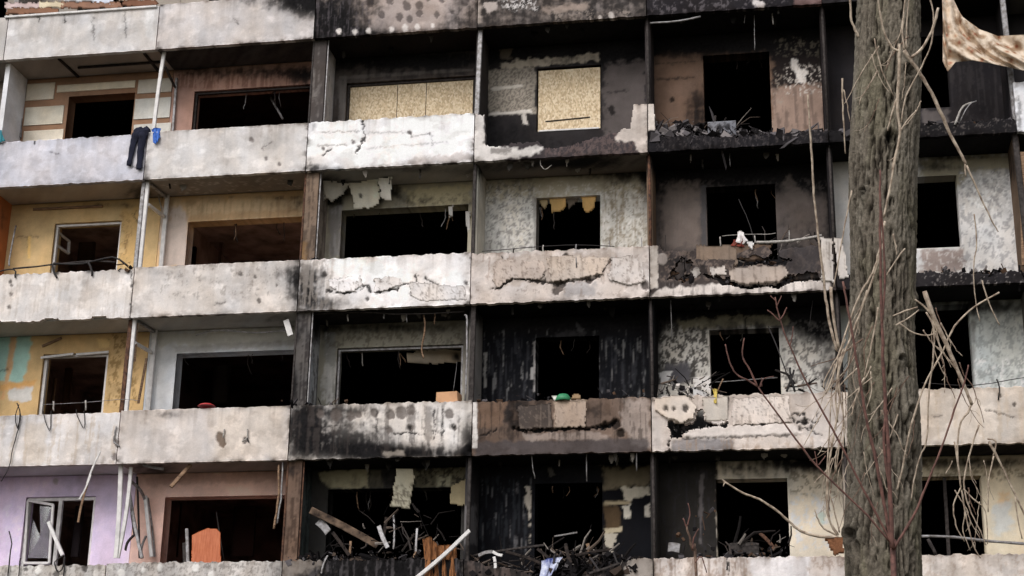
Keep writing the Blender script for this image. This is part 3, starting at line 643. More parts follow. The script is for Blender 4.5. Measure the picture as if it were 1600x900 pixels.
# --- outer walls with their openings: colour, opening (left, right, top, bottom in the photograph), stains
WL = {
 (1, 0): dict(b=C(150, 118, 96), w=(105, 208, 148, None), o=[B(250, 200, 20, 20, .3), B(150, 126, 120, 5, .25)]),
 (1, 1): dict(b=C(176, 140, 126), w=(302, 492, 137, None), o=[B(400, 112, 130, 14, .7), B(480, 122, 40, 20, .6), B(300, 104, 30, 10, .5), STR(R(270, 110, 490, 140), C(110, 76, 64), .5, .6)]),
 (1, 2): dict(b=C(92, 84, 80), w=(541, 742, 124, None), o=[U(.4), B(640, 95, 140, 14, .9), FLUSH(), STR(R(515, 120, 545, 200), C(120, 114, 112), .5, .6), K([(520, 97), (735, 84)], .8, .004, .5), PG([(530, 120), (541, 119), (541, 200), (531, 200)], C(128, 122, 118), .7, 1, 2), PG([(530, 119), (740, 107), (740, 111), (535, 124)], C(120, 114, 110), .5, 1, 2)]),
 (1, 3): dict(b=C(50, 47, 48), w=(839, 939, 104, 203), o=[GR(112, 82, 1.3), B(985, 130, 60, 50, .25), B(800, 205, 60, 30, .6), B(760, 150, 12, 60, .5), B(880, 230, 120, 20, .5), FLUSH(), PG([(763, 110), (836, 104), (837, 176), (763, 180)], C(170, 160, 148), .9, 2, 4), PEEL(R(763, 105, 836, 180), C(92, 86, 80), .52, 26, .7), PG([(766, 137), (816, 132), (818, 137), (768, 142)], C(206, 198, 188), .9, 1, 2, disp=-.01), PG([(763, 176), (830, 172), (832, 177), (764, 181)], C(214, 206, 198), .9, 1, 2, disp=-.01), PG([(782, 98), (840, 92), (935, 84), (934, 94), (860, 102), (784, 106)], C(190, 178, 162), .85, 2, 6), PG([(780, 78), (800, 76), (798, 92), (784, 92)], C(130, 118, 104), .6, 2, 6), PG([(816, 176), (822, 176), (824, 194), (816, 194)], C(214, 206, 198), .85, 1, 3), PG([(943, 100), (1010, 92), (1012, 205), (945, 212)], C(104, 96, 94), .75, 4, 10), K([(948, 144), (980, 142)], 1, .004, .6), K([(948, 100), (1005, 96)], .8, .004, .5), SP([(955, 170, 5), (957, 176, 4)], C(30, 28, 28), .01)]),
 (1, 4): dict(b=C(120, 97, 83), w=(1099, 1203, 84, 214), o=[GR(108, 66, 1.3), B(1090, 175, 22, 50, .9), B(1030, 200, 30, 14, .6), B(1018, 120, 8, 90, .6), FLUSH(), PG([(1206, 66), (1290, 60), (1338, 70), (1338, 138), (1300, 142), (1260, 132), (1207, 140)], C(38, 35, 36), .95, 3, 8), PEEL(R(1210, 60, 1338, 88), C(120, 112, 100), .58, 12, .7), PG([(1207, 138), (1338, 130), (1338, 205), (1207, 210)], C(156, 134, 122), .8, 6, 14), PG([(1236, 92), (1247, 94), (1250, 108), (1262, 112), (1258, 128), (1246, 130), (1244, 114), (1236, 108)], C(222, 214, 208), .95, 1, 4), PEEL(R(1225, 100, 1290, 150), C(196, 186, 178), .6, 16, .9), PEEL(R(1300, 85, 1338, 125), C(190, 180, 172), .66, 16, .9), PEEL(R(1206, 110, 1225, 160), C(150, 138, 128), .6, 16, .8), K([(1024, 100), (1090, 96)], .8, .004, .5), K([(1024, 124), (1085, 122)], 1, .004, .6), SP([(1050, 156, 4)], C(30, 26, 24), .01), STR(R(1206, 135, 1338, 205), C(96, 82, 76), .56, .6), K([(1288, 95), (1290, 198)], 1.4, .006, .7)]),
 (1, 5): dict(b=C(50, 47, 49), w=(1390, 1481, 58, 170), o=[B(1500, 60, 90, 20, .6), FLUSH(), STR(R(1480, 60, 1580, 200), C(72, 68, 69), .55, .5), PG([(1440, 172), (1481, 170), (1482, 205), (1440, 208)], C(116, 108, 106), .6, 3, 6)]),
 (2, 0): dict(b=C(206, 176, 130), w=(83, 187, 347, None), o=[PG([(190, 326), (225, 322), (222, 410), (192, 412)], C(204, 166, 108), .6, 3, 8), K([(212, 330), (208, 338), (214, 347), (222, 345)], 1.2, .004, .7), K([(219, 368), (216, 384)], 1.4, .004, .7), K([(199, 376), (196, 388), (193, 376)], .8, .003, .5), PEEL(R(186, 330, 204, 412), C(150, 120, 84), .6, 14, .6), B(190, 322, 50, 6, .5), B(100, 318, 90, 4, .3), K([(26, 370), (44, 370), (44, 388)], .7, .003, .4), K([(46, 370), (60, 369)], .7, .003, .4), PG([(44, 369), (48, 369), (47, 404), (43, 404)], C(236, 196, 120), .8, 1, 1)]),
 (2, 1): dict(b=C(214, 180, 138), w=(292, 492, 342, None), o=[PG(R(255, 310, 480, 345), C(208, 186, 156), .6, 6, 10), PG([(250, 325), (282, 322), (293, 340), (293, 415), (250, 415)], C(206, 192, 186), .85, 3, 4), B(380, 308, 130, 5, .35), B(470, 320, 40, 20, .5), PG([(292, 336), (470, 326), (470, 338), (292, 346)], C(186, 150, 112), .6, 3, 4), STR(R(260, 310, 480, 345), C(170, 140, 108), .55, .5)]),
 (2, 2): dict(b=C(176, 168, 150), w=(533, 731, 324, None), o=[B(510, 300, 36, 20, 1.0), B(600, 300, 40, 16, .9), B(520, 330, 20, 50, .5), FLUSH(), PG([(632, 296), (735, 288), (735, 318), (640, 324)], C(204, 192, 158), .85, 3, 8), PEEL(R(632, 300, 735, 326), C(140, 130, 112), .6, 14, .7), PG([(515, 325), (533, 322), (533, 400), (516, 402)], C(160, 156, 156), .8, 2, 4), STR(R(500, 300, 535, 402), C(120, 112, 106), .5, .5)]),
 (2, 3): dict(b=C(206, 202, 195), w=(838, 938, 307, None), o=[PG([(755, 276), (1010, 262), (1010, 300), (900, 302), (760, 312)], C(180, 166, 136), .65, 8, 14), B(800, 276, 40, 16, .5), B(985, 272, 60, 18, .85), B(880, 272, 60, 8, .4), PEEL(R(755, 285, 838, 400), C(128, 124, 122), .54, 13, .75), PEEL(R(940, 285, 1012, 395), C(140, 132, 118), .56, 15, .75), PEEL(R(755, 285, 1012, 400), C(226, 222, 218), .62, 9, .7), STR(R(940, 290, 1012, 392), C(140, 124, 100), .56, .6), B(1010, 310, 10, 60, .5), PG([(832, 308), (840, 308), (840, 400), (834, 400)], C(120, 114, 110), .6, 1, 2)]),
 (2, 4): dict(b=C(100, 91, 87), w=(1104, 1212, 290, 408), o=[GR(318, 276, 1.2), B(1180, 425, 140, 40, 1.2), B(1245, 360, 60, 60, .4), B(1315, 330, 30, 90, .7), B(1030, 330, 12, 80, .5), FLUSH(), PG([(1034, 290), (1092, 284), (1094, 384), (1036, 386)], C(128, 115, 108), .6, 6, 12), PG([(1218, 284), (1232, 276), (1262, 304), (1264, 320), (1236, 322)], C(112, 102, 97), .7, 4, 8), STR(R(1030, 285, 1100, 385), C(112, 102, 97), .58, .5), PEEL(R(1030, 280, 1320, 300), C(80, 74, 72), .56, 10, .7), PG([(1094, 290), (1104, 289), (1104, 384), (1096, 386)], C(84, 82, 84), .8, 1, 2), K([(1294, 262), (1297, 370)], 2, .01, .8), PG([(1318, 345), (1328, 340), (1328, 352), (1320, 352)], C(160, 150, 146), .8, 1, 3)]),  # low wide cloud is painted shade, blackening the gaps of the smashed parapet
 (2, 5): dict(b=C(206, 202, 199), w=(1390, 1497, 276, 388), o=[PG([(1440, 250), (1585, 236), (1585, 262), (1520, 268), (1498, 290), (1440, 280)], C(150, 140, 112), .8, 5, 10), B(1470, 258, 60, 12, .5), B(1500, 245, 100, 5, .5), PEEL(R(1497, 260, 1590, 430), C(140, 138, 140), .56, 8, .7), PEEL(R(1500, 270, 1585, 330), C(232, 230, 228), .58, 11, .8), PG([(1440, 392), (1500, 388), (1506, 425), (1440, 432)], C(132, 112, 104), .8, 4, 10), PEEL(R(1440, 390, 1510, 440), C(196, 188, 184), .64, 14, .8), B(1520, 432, 80, 8, .4)]),
 (3, 0): dict(b=C(200, 168, 122), w=(65, 167, 552, None), o=[PG([(-30, 520), (50, 520), (46, 560), (36, 596), (16, 596), (-30, 600)], C(158, 198, 190), .9, 2, 4), PG([(16, 528), (26, 526), (20, 570), (12, 600), (6, 625), (0, 625), (8, 590)], C(206, 160, 116), .9, 1.5, 3), PG([(14, 606), (50, 602), (50, 626), (12, 628)], C(206, 204, 202), .9, 1.5, 4), PG([(0, 600), (56, 594), (54, 604), (0, 610)], C(208, 158, 100), .8, 2, 4), PEEL(R(168, 520, 215, 640), C(130, 104, 66), .54, 8, .75), B(182, 605, 12, 12, .4), PG([(152, 530), (170, 528), (168, 542), (156, 542)], C(232, 200, 140), .7, 2, 4), B(100, 520, 80, 3, .3), B(205, 560, 8, 60, .4), K([(0, 580), (14, 576)], .8, .003, .5)]),
 (3, 1): dict(b=C(204, 205, 208), w=(274, 482, 549, None), o=[B(470, 530, 40, 40, .2), PG([(240, 522), (480, 508), (480, 535), (330, 542), (245, 540)], C(176, 170, 154), .6, 5, 10), B(330, 520, 80, 6, .2), PG([(272, 541), (480, 530), (480, 538), (274, 552)], C(158, 154, 150), .6, 2, 3)]),
 (3, 2): dict(b=C(150, 145, 132), w=(526, 723, 541, None), o=[B(600, 512, 140, 10, .8), B(510, 530, 16, 30, .5), FLUSH(), PG([(508, 520), (524, 520), (527, 630), (510, 632)], C(140, 140, 140), .6, 2, 4), STR(R(500, 520, 528, 632), C(196, 192, 188), .56, .7), PEEL(R(510, 505, 735, 545), C(100, 94, 84), .56, 8, .7), PG([(722, 515), (735, 514), (736, 628), (724, 630)], C(128, 122, 118), .7, 2, 3)]),
 (3, 3): dict(b=C(26, 26, 29), w=(837, 936, 526, None), o=[GR(545, 500, 1), FLUSH(), STR(R(750, 525, 1010, 630), C(54, 54, 58), .56, .7), STR(R(750, 515, 1010, 630), C(120, 118, 118), .68, .7, 22), PG([(833, 535), (837, 532), (837, 612), (834, 612)], C(150, 146, 144), .9, 1, 2), PG([(756, 552), (761, 550), (760, 606), (756, 606)], C(160, 156, 152), .85, 1, 3), PG([(868, 520), (895, 516), (915, 520), (910, 526), (868, 528)], C(70, 68, 70), .7, 2, 5), PG([(901, 505), (913, 514), (910, 522), (902, 518)], C(96, 94, 96), .7, 1, 3), PG([(830, 574), (834, 574), (834, 592), (829, 592)], C(170, 166, 164), .8, 1, 2)]),
 (3, 4): dict(b=C(206, 200, 192), w=(1109, 1218, 514, None), o=[GR(540, 492, 1.1), B(1080, 668, 90, 34, 1.4), B(1062, 584, 34, 20, 1.0), B(1290, 520, 40, 30, .8), B(1300, 590, 24, 40, .8), B(1026, 540, 8, 90, .9), FLUSH(), PEEL(R(1028, 498, 1108, 590), C(56, 52, 50), .5, 10, .9), PEEL(R(1220, 500, 1320, 612), C(90, 86, 84), .54, 9, .8), PG([(1060, 500), (1230, 490), (1230, 506), (1110, 512), (1060, 515)], C(150, 142, 120), .6, 3, 8), PG([(1038, 568), (1076, 566), (1080, 596), (1040, 600)], C(84, 82, 86), .85, 3, 4), PG([(1028, 582), (1050, 580), (1048, 588), (1042, 600), (1034, 600)], C(214, 210, 208), .95, 1, 2), PG([(1084, 592), (1112, 586), (1112, 612), (1086, 606)], C(216, 210, 206), .9, 1, 4), K([(1164, 490), (1165, 512)], 2, .01, .9)]),  # cloud low on the wall paints in the shade seen through the parapet hole
 (3, 5): dict(b=C(196, 198, 194), w=(1370, 1516, 478, None), o=[B(1560, 478, 90, 16, .7), PEEL(R(1516, 480, 1625, 610), C(140, 142, 140), .54, 8, .7), PG([(1516, 500), (1524, 498), (1524, 605), (1516, 605)], C(120, 116, 112), .6, 2, 3), PEEL(R(1520, 560, 1610, 610), C(228, 226, 224), .6, 9, .7)]),
 (4, 0): dict(b=C(222, 204, 230), w=(38, 147, 776, None), o=[PEEL(R(-40, 790, 40, 880), C(230, 220, 236), .6, 5, .6), B(100, 746, 80, 4, .15), SP([(87, 752, 4)], C(180, 170, 176), -.01)]),
 (4, 1): dict(b=C(226, 188, 174), w=(256, 468, 775, None), o=[B(250, 755, 20, 30, .25), B(440, 745, 30, 20, .3), PG([(225, 745), (470, 734), (470, 750), (228, 760)], C(170, 134, 124), .5, 4, 6)]),
 (4, 2): dict(b=C(66, 64, 62), w=(512, 721, 763, None), o=[U(.35), B(600, 745, 30, 10, .4), FLUSH(), PG([(496, 738), (575, 732), (576, 762), (518, 764), (500, 750)], C(190, 180, 150), .9, 2, 4), PG([(578, 735), (596, 734), (598, 762), (578, 762)], C(110, 104, 90), .8, 2, 4), PG([(640, 735), (730, 730), (730, 760), (645, 760)], C(150, 142, 118), .75, 2, 6), PG([(682, 744), (705, 744), (704, 760), (682, 760)], C(200, 194, 168), .8, 2, 4), PEEL(R(640, 730, 732, 762), C(50, 46, 44), .55, 9, .8)]),
 (4, 3): dict(b=C(24, 24, 27), w=(836, 941, 755, None), o=[GR(760, 715, .8), FLUSH(), STR(R(745, 745, 836, 865), C(46, 48, 52), .55, .7), STR(R(745, 745, 836, 865), C(104, 102, 104), .7, .7, 22), PG([(822, 760), (830, 758), (829, 850), (826, 850), (826, 800), (820, 780)], C(190, 180, 168), .85, 1, 4), PG([(940, 732), (1016, 728), (1016, 758), (945, 764)], C(150, 136, 112), .65, 4, 8), PG([(972, 762), (1014, 760), (1014, 772), (1000, 776), (982, 782), (974, 776)], C(206, 196, 178), .9, 1.5, 5), PG([(944, 784), (985, 782), (985, 788), (944, 790)], C(176, 160, 132), .85, 1, 2, disp=-.008), PG([(970, 790), (986, 788), (984, 808), (976, 808)], C(212, 204, 190), .85, 1, 4), PG([(1006, 790), (1015, 788), (1015, 806), (1008, 806)], C(200, 192, 180), .8, 1, 3), PG([(944, 790), (970, 790), (968, 828), (946, 828)], C(96, 78, 58), .7, 2, 4), PG([(944, 826), (972, 824), (970, 832), (944, 834)], C(190, 176, 150), .85, 1, 2), PG([(944, 834), (968, 832), (960, 850), (956, 870), (946, 850)], C(200, 190, 174), .75, 1, 6), PG([(856, 732), (862, 732), (868, 742), (860, 746)], C(110, 106, 100), .7, 1, 3)]),
 (4, 4): dict(b=C(222, 210, 192), w=(1119, 1231, 748, None), o=[B(1290, 722, 90, 14, .8), GR(755, 725, .5), FLUSH(), PG([(1020, 720), (1120, 716), (1122, 875), (1022, 878)], C(24, 23, 25), .97, 2, 4), STR(R(1022, 730, 1120, 870), C(56, 54, 57), .6, .7), PEEL(R(1232, 735, 1330, 775), C(110, 100, 84), .58, 10, .7), PEEL(R(1232, 770, 1300, 860), C(206, 210, 218), .58, 6, .6), SP([(1284, 806, 6), (1285, 814, 4)], C(150, 190, 190), 0, .5), PG([(1092, 740), (1100, 740), (1096, 850), (1092, 850)], C(110, 104, 104), .7, 1, 3)]),
 (4, 5): dict(b=C(216, 202, 178), w=(1350, 1535, 745, None), o=[B(1520, 722, 120, 10, .7), PEEL(R(1440, 715, 1645, 750), C(120, 104, 84), .54, 7, .7), PG([(1560, 770), (1578, 768), (1576, 790), (1562, 792)], C(214, 176, 130), .6, 3, 6), PG([(1550, 785), (1580, 780), (1580, 830), (1552, 835)], C(196, 204, 210), .6, 5, 10)]),
}
OPEN = {}
WALLS = {}
WT = 0.32
for r in range(0, 7):
    for c in range(-1, 7):
        x0, x1 = bay(c)
        z0, z1 = ZB(r)+.175, ZB(r-1)+.02
        if r == 6: z0 = 0.0
        d = WL.get((r, c)); fine = d is not None
        if d is None:
            d = dict(b=C(170, 160, 150) if c < 2 else C(60, 57, 58), o=[U(.5)] if c > 1 else [], w=None)
            xm = (x0+x1)/2; hw = 0.65 if c % 3 == 0 else 1.0
            win = (xm-hw, xm+hw, ZB(r)+1.0, ZB(r)+2.35)
            if r == 6: win = (xm-.5, xm+.5, 1.2, 1.8)
        else:
            xa, xb, yt, yb = d['w']
            ym = yt+30
            if c > 1:                                       # smoke fanning up and out of the opening
                s_ = .22 if (r, c) in ((2, 3), (2, 5), (4, 5), (3, 2)) else .55
                d['o'] = d['o']+[B((xa+xb)/2, yt-10, (xb-xa)*.62, 20, s_), B(xb+4, yt+20, 10, 50, s_*.5), B(xa-4, yt+20, 10, 50, s_*.4)]
            wx0 = max(onY(xa, ym, DP)[0], x0+.05); wx1 = min(onY(xb, ym, DP)[0], x1-.09)
            wz1 = onY((xa+xb)/2, yt, DP)[2]
            wz0 = onY((xa+xb)/2, yb, DP)[2] if yb else ZB(r)+(.72 if c in (1, 2) else .8)
            if c == 5: wx0 = wx1-1.45
            win = (wx0, wx1, wz0, wz1)
        OPEN[(r, c)] = win
        o = slab('outer_wall', x0+.004, x1-.004, z0, z1, DP, WT, .026 if fine else .3, d['b'], d['o'], 300+r*37+c*5, M_PLASTER, None, wins=[win], back=False, amp=1.0)
        P_(o); WALLS[(r, c)] = o

# rooms behind the openings
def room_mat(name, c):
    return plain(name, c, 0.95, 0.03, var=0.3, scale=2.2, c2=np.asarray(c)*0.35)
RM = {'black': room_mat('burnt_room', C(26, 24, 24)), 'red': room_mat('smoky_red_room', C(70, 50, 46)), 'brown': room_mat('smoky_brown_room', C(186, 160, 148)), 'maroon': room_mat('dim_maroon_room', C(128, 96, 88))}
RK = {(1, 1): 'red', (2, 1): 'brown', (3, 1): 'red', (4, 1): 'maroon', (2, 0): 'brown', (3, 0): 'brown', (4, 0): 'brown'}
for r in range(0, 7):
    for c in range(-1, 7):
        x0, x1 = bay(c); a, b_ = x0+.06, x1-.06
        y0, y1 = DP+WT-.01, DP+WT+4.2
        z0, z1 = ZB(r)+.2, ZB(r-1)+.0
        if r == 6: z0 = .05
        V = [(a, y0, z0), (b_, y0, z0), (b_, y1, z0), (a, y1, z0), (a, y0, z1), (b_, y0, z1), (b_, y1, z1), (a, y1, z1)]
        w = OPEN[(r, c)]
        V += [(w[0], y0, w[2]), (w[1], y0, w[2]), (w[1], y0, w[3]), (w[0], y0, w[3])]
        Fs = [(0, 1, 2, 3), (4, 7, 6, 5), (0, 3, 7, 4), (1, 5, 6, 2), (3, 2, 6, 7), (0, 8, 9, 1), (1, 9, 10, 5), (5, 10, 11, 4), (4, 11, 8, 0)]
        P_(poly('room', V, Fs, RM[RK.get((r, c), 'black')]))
# body of the block behind the rooms, roof slab and plinth face
def boxmesh(name, x0, x1, y0, y1, z0, z1, mat, col=None):
    V = [(x0, y0, z0), (x1, y0, z0), (x1, y1, z0), (x0, y1, z0), (x0, y0, z1), (x1, y0, z1), (x1, y1, z1), (x0, y1, z1)]
    return poly(name, V, [(0, 3, 2, 1), (4, 5, 6, 7), (0, 1, 5, 4), (1, 2, 6, 5), (2, 3, 7, 6), (3, 0, 4, 7)], mat, col=col)
P_(boxmesh('roof', XJ(-2)-.1, XJ(6)+.1, -.1, 12, ZB(-1)+1.4, ZB(-1)+1.65, M_CONC, C(150, 146, 142)))
P_(boxmesh('end_wall', XJ(-2)-.3, XJ(-2)-.01, .0, 12, 0, ZB(-1)+1.4, M_CONC, C(176, 170, 164)))
P_(boxmesh('end_wall', XJ(6)+.01, XJ(6)+.3, .0, 12, 0, ZB(-1)+1.4, M_CONC, C(150, 144, 138)))
P_(boxmesh('rear_wall', XJ(-2)-.3, XJ(6)+.3, 12.01, 12.3, 0, ZB(-1)+1.4, M_CONC, C(160, 154, 150)))

# --- cross walls between the bays
PW = {  # (row, joint): colour, stains
 (1, -1): (C(222, 222, 226), []), (2, -1): (C(176, 110, 70), [B(5, 340, 10, 40, .5)]), (3, -1): (C(120, 150, 150), [U(.3)]), (4, -1): (C(216, 204, 222), []),
 (1, 1): (C(186, 182, 182), [B(500, 75, 30, 18, .9), STR(R(495, 60, 520, 200), C(90, 84, 82), .6, .6)]), (2, 1): (C(140, 130, 122), [B(500, 290, 30, 14, .7), STR(R(480, 270, 520, 410), C(84, 74, 68), .52, .7)]), (3, 1): (C(176, 176, 178), [GR(560, 510, .9), STR(R(470, 490, 520, 640), C(70, 66, 66), .52, .8)]), (4, 1): (C(84, 90, 88), [GR(770, 735, .7), STR(R(460, 720, 510, 870), C(40, 42, 42), .5, .7)]),
 (1, 2): (C(70, 65, 64), [U(.35)]), (2, 2): (C(196, 190, 178), [B(752, 262, 14, 22, 1.0), B(757, 390, 10, 20, .3)]), (3, 2): (C(140, 134, 130), [GR(530, 490, .9)]), (4, 2): (C(60, 57, 58), [GR(800, 720, .8), FLUSH(), PG(R(715, 790, 745, 850), C(120, 116, 116), .6, 3, 6)]),
 (1, 3): (C(70, 64, 64), [U(.4)]), (2, 3): (C(120, 100, 84), [GR(300, 250, 1)]), (3, 3): (C(30, 29, 31), [U(.7)]), (4, 3): (C(60, 56, 54), [U(.5)]),
 (1, 4): (C(56, 50, 50), [U(.6)]), (2, 4): (C(50, 46, 47), [U(.6)]), (3, 4): (C(60, 56, 54), [U(.6)]), (4, 4): (C(150, 140, 130), [GR(760, 715, .8)]),
 (1, 5): (C(60, 56, 58), [U(.5)]), (2, 5): (C(110, 92, 78), [B(1590, 260, 30, 40, .7)]), (3, 5): (C(110, 106, 102), [U(.4)]), (4, 5): (C(170, 158, 146), []),
}
for r in range(0, 6):
    for j in range(-2, 7):
        if j == 0: continue
        base, ops = PW.get((r, j), (C(150, 144, 140) if j < 2 else C(60, 56, 56), [U(.3)]))
        z0, z1 = ZB(r)+.172, ZB(r-1)+.022
        X = XJ(j)
        if j == 1: a, b_, y0 = X+.03, X+.17, .30
        else: a, b_, y0 = X-.05, X+.05, .22
        P_(gbox('cross_wall', a, b_, y0, DP-.003, z0, z1, .04 if (r, j) in PW else .3, base, ops, 900+r*17+j, M_PLASTER, None))

# --- front posts at the joints
PC = {1: (C(74, 68, 66), [STR(R(470, 50, 500, 200), C(130, 124, 120), .6, .6)]), 2: (C(126, 108, 94), [STR(R(455, 270, 500, 410), C(70, 60, 54), .52, .7), PG(R(462, 380, 480, 410), C(140, 108, 70), .6, 4, 6)]), 3: (C(92, 88, 86), [B(460, 520, 14, 30, .8), B(460, 600, 10, 30, .9), STR(R(450, 490, 490, 640), C(46, 42, 42), .5, .8)]), 4: (C(112, 92, 80), [B(455, 735, 20, 14, .8), STR(R(430, 720, 475, 870), C(60, 48, 42), .52, .7)])}
for r in range(0, 6):
    z0, z1 = ZB(r)+.172, ZB(r-1)+.022
    base, ops = PC.get(r, (C(100, 92, 88), []))
    X = XJ(1)
    P_(gbox('post', X-.01, X+.235, .125, .29, z0, z1, .03, base, ops, 60+r, M_CONC, None))
    P_(beam('trim_strip', (X-.045, .14, z0+.002), (X-.03, .14, z1-.002), .035, .03, M_RUST if r in (2, 4) else M_DARKST))
    P_(beam('trim_strip', (X+.255, .16, z0+.002), (X+.262, .16, z1-.002), .025, .02, M_STEEL if r != 4 else M_RUST))
    X = XJ(2)+(.04 if r in (3, 4) else 0)
    P_(beam('post', (X-.01, .16, z0+.002), (X+(.04 if r == 1 else 0), .16, z1-.002), .09 if r in (1, 3) else .065, .06, M_DARKST if r != 1 else M_STEEL))
    X = XJ(3)
    P_(tube('post', [(X+.0, .16, z0+.002), (X+.012, .165, (z0+z1)/2), (X, .16, z1-.002)], .027, M_RUST if r == 2 else M_DARKST, sides=8))
    X = XJ(4)
    P_(tube('post', [(X, .16, z0+.002), (X, .16, z1-.002)], .025, M_DARKST, sides=8))
    X = XJ(5)
    P_(beam('post', (X+.02, .16, z0+.002), (X-.02, .16, z1-.002), .10, .07, M_STEEL if r == 1 else M_DARKST))
# timber door post beside the right hand bay of the second row
P_(beam('door_jamb', onY(1602, 415, .2), onY(1597, 238, .2), .12, .05, M_WOOD))

# --- dividers of window profile between the first two bays
def bar(p0, p1, w=.05, h=.05, m=None, name='divider_bar', up=(0, -1, 0), n=1, bend=0):
    return P_(beam(name, p0, p1, w, h, m or M_WHITE, up=up, n=n, bend=bend))
for r in (2, 3):
    zf, zc = ZB(r)+.172, ZB(r-1)+.022
    X = XJ(0)
    bar((X+.03, .17, zf), (X+.03, .17, zc), .075, .06, M_WHITE)
    bar((X-.07, .17, zf), (X-.05, .17, zc), .08, .06, M_RUST if r == 3 else M_STEEL)
    bar((X+.14, .90, zf), (X+.14, .90, zc), .09, .05, M_WHITE)
    bar((X+.05, .20, zc-.04), (X+.12, .87, zc-.04), .07, .05, M_STEEL, up=(0, 0, 1))
    bar((X+.05, .20, zc-.46), (X+.12, .87, zc-.46), .07, .06, M_WHITE, up=(0, 0, 1))
bar(onY(213, 505, .22), onY(209, 565, .22), .07, .03, M_WOOD, 'timber_offcut')
bar(onY(229, 560, .6), onY(216, 630, .5), .045, .03, M_WOOD, 'timber_offcut')
bar(onY(246, 300, .92), onY(252, 325, .9), .02, .02, M_PALEWIRE, 'timber_offcut')
# top row: a leaning white tube and an angled bar
bar(onY(257, 80, .2), onY(240, 204, .16), .075, .05, M_WHITE, n=4, bend=.015)
bar(onY(258, 104, .25), onY(273, 136, .9), .05, .04, M_DARKST)
bar(onY(276, 122, .93), onY(270, 205, .93), .05, .04, M_STEEL)
bar(onY(36, 125, .95), onY(32, 215, .95), .035, .04, M_STEEL)
# bottom row: a tangle of bent white profiles
for a, b_, w, m in [((189, 724, .2), (181, 872, .2), .085, M_WHITE), ((205, 730, .25), (184, 872, .22), .07, M_WHITE), ((201, 765, .4), (222, 872, .3), .06, M_STEEL), ((204, 752, .3), (226, 780, .8), .05, M_STEEL), ((227, 775, .8), (237, 870, .8), .07, M_WHITE), ((231, 778, .92), (242, 870, .92), .03, M_STEEL), ((196, 860, .5), (210, 836, .6), .04, M_DARKST), ((210, 836, .6), (205, 800, .6), .03, M_DARKST), ((222, 872, .5), (228, 838, .7), .035, M_STEEL), ((214, 745, .7), (218, 872, .7), .03, M_DARKST)]:
    bar(onY(*a), onY(*b_), w, .045, m, n=5, bend=rnd.uniform(-.05, .05))
bar(onY(223, 726, .15), onY(256, 733, .3), .05, .03, M_STEEL, 'bent_strip', n=3, bend=.01)
bar(onY(298, 726, .2), onY(267, 761, .0), .07, .05, M_WOOD, 'timber_offcut')
bar(onY(447, 500, .2), onY(454, 524, .2), .11, .03, M_WHITE, 'loose_panel')

# --- window frames and sashes in the left hand bay
def frame_in(r, c, t=.06, m=M_WHITE, y=DP+.06, name='window_frame', mull=None, bottom=True):
    x0, x1, z0, z1 = OPEN[(r, c)]
    x0 += .004; x1 -= .004; z0 += .004; z1 -= .004
    parts = [((x0, z0, x0+t, z1)), ((x1-t, z0, x1, z1)), ((x0+t, z1-t, x1-t, z1))]
    if bottom: parts.append((x0+t, z0, x1-t, z0+t))
    if mull: parts.append((mull-t*.6, z0+t, mull+t*.6, z1-t))
    V, Fs = [], []
    for (a, b0, c0, d0) in parts:
        k = len(V)
        V += [(a, y, b0), (c0, y, b0), (c0, y, d0), (a, y, d0), (a, y+.07, b0), (c0, y+.07, b0), (c0, y+.07, d0), (a, y+.07, d0)]
        Fs += [tuple(k+i for i in f) for f in ((0, 1, 2, 3), (7, 6, 5, 4), (0, 4, 5, 1), (1, 5, 6, 2), (2, 6, 7, 3), (3, 7, 4, 0))]
    o = poly(name, V, Fs, m)
    o.parent = WALLS[(r, c)]
    return o
def sub(o, r, c): o.parent = WALLS[(r, c)]; return o

def sash(r, c, corners, t=.05, glass_pts=None):
    """An open casement: four bars between corner points, hung in the opening."""
    P = [np.asarray(p) for p in corners]
    for i in range(4):
        o = beam('sash_bar', P[i], P[(i+1) % 4], t, t*.9, M_WHITE); sub(o, r, c)
    if glass_pts is not None:
        sub(poly('glass_pane', glass_pts, [tuple(range(len(glass_pts)))], M_GLASS), r, c)
frame_in(2, 0, .045, bottom=False)
sash(2, 0, [onY(87, 360, DP+.12), onY(108, 377, DP+.62), onY(107, 396, DP+.62), onY(86, 382, DP+.12)], .055)
frame_in(3, 0, .06)
w = OPEN[(4, 0)]
frame_in(4, 0, .06, mull=w[0]+.48*(w[1]-w[0]))
sash(4, 0, [onY(44, 782, DP+.03), onY(83, 789, DP-.25), onY(77, 880, DP-.25), onY(38, 880, DP+.03)], .05,
     [onY(46, 850, DP), onY(52, 812, DP-.05), onY(63, 838, DP-.1), onY(62, 790, DP-.12), onY(80, 792, DP-.23), onY(76, 872, DP-.23), onY(44, 872, DP)])
sub(beam('sash_bar', onY(76, 816, DP-.3), onY(98, 868, DP-.5), .07, .05, M_WHITE), 4, 0)
# frames left in other openings
for (r, c, m) in ((1, 1, M_DARKST), (3, 2, M_STEEL), (1, 2, M_DARKST)):
    frame_in(r, c, .04, m, bottom=False)
x0, x1, z0, z1 = OPEN[(4, 5)]
sub(beam('window_mullion', (x1-.62, DP+.1, z0+.01), (x1-.6, DP+.1, z1-.01), .06, .05, M_DARKST), 4, 5)

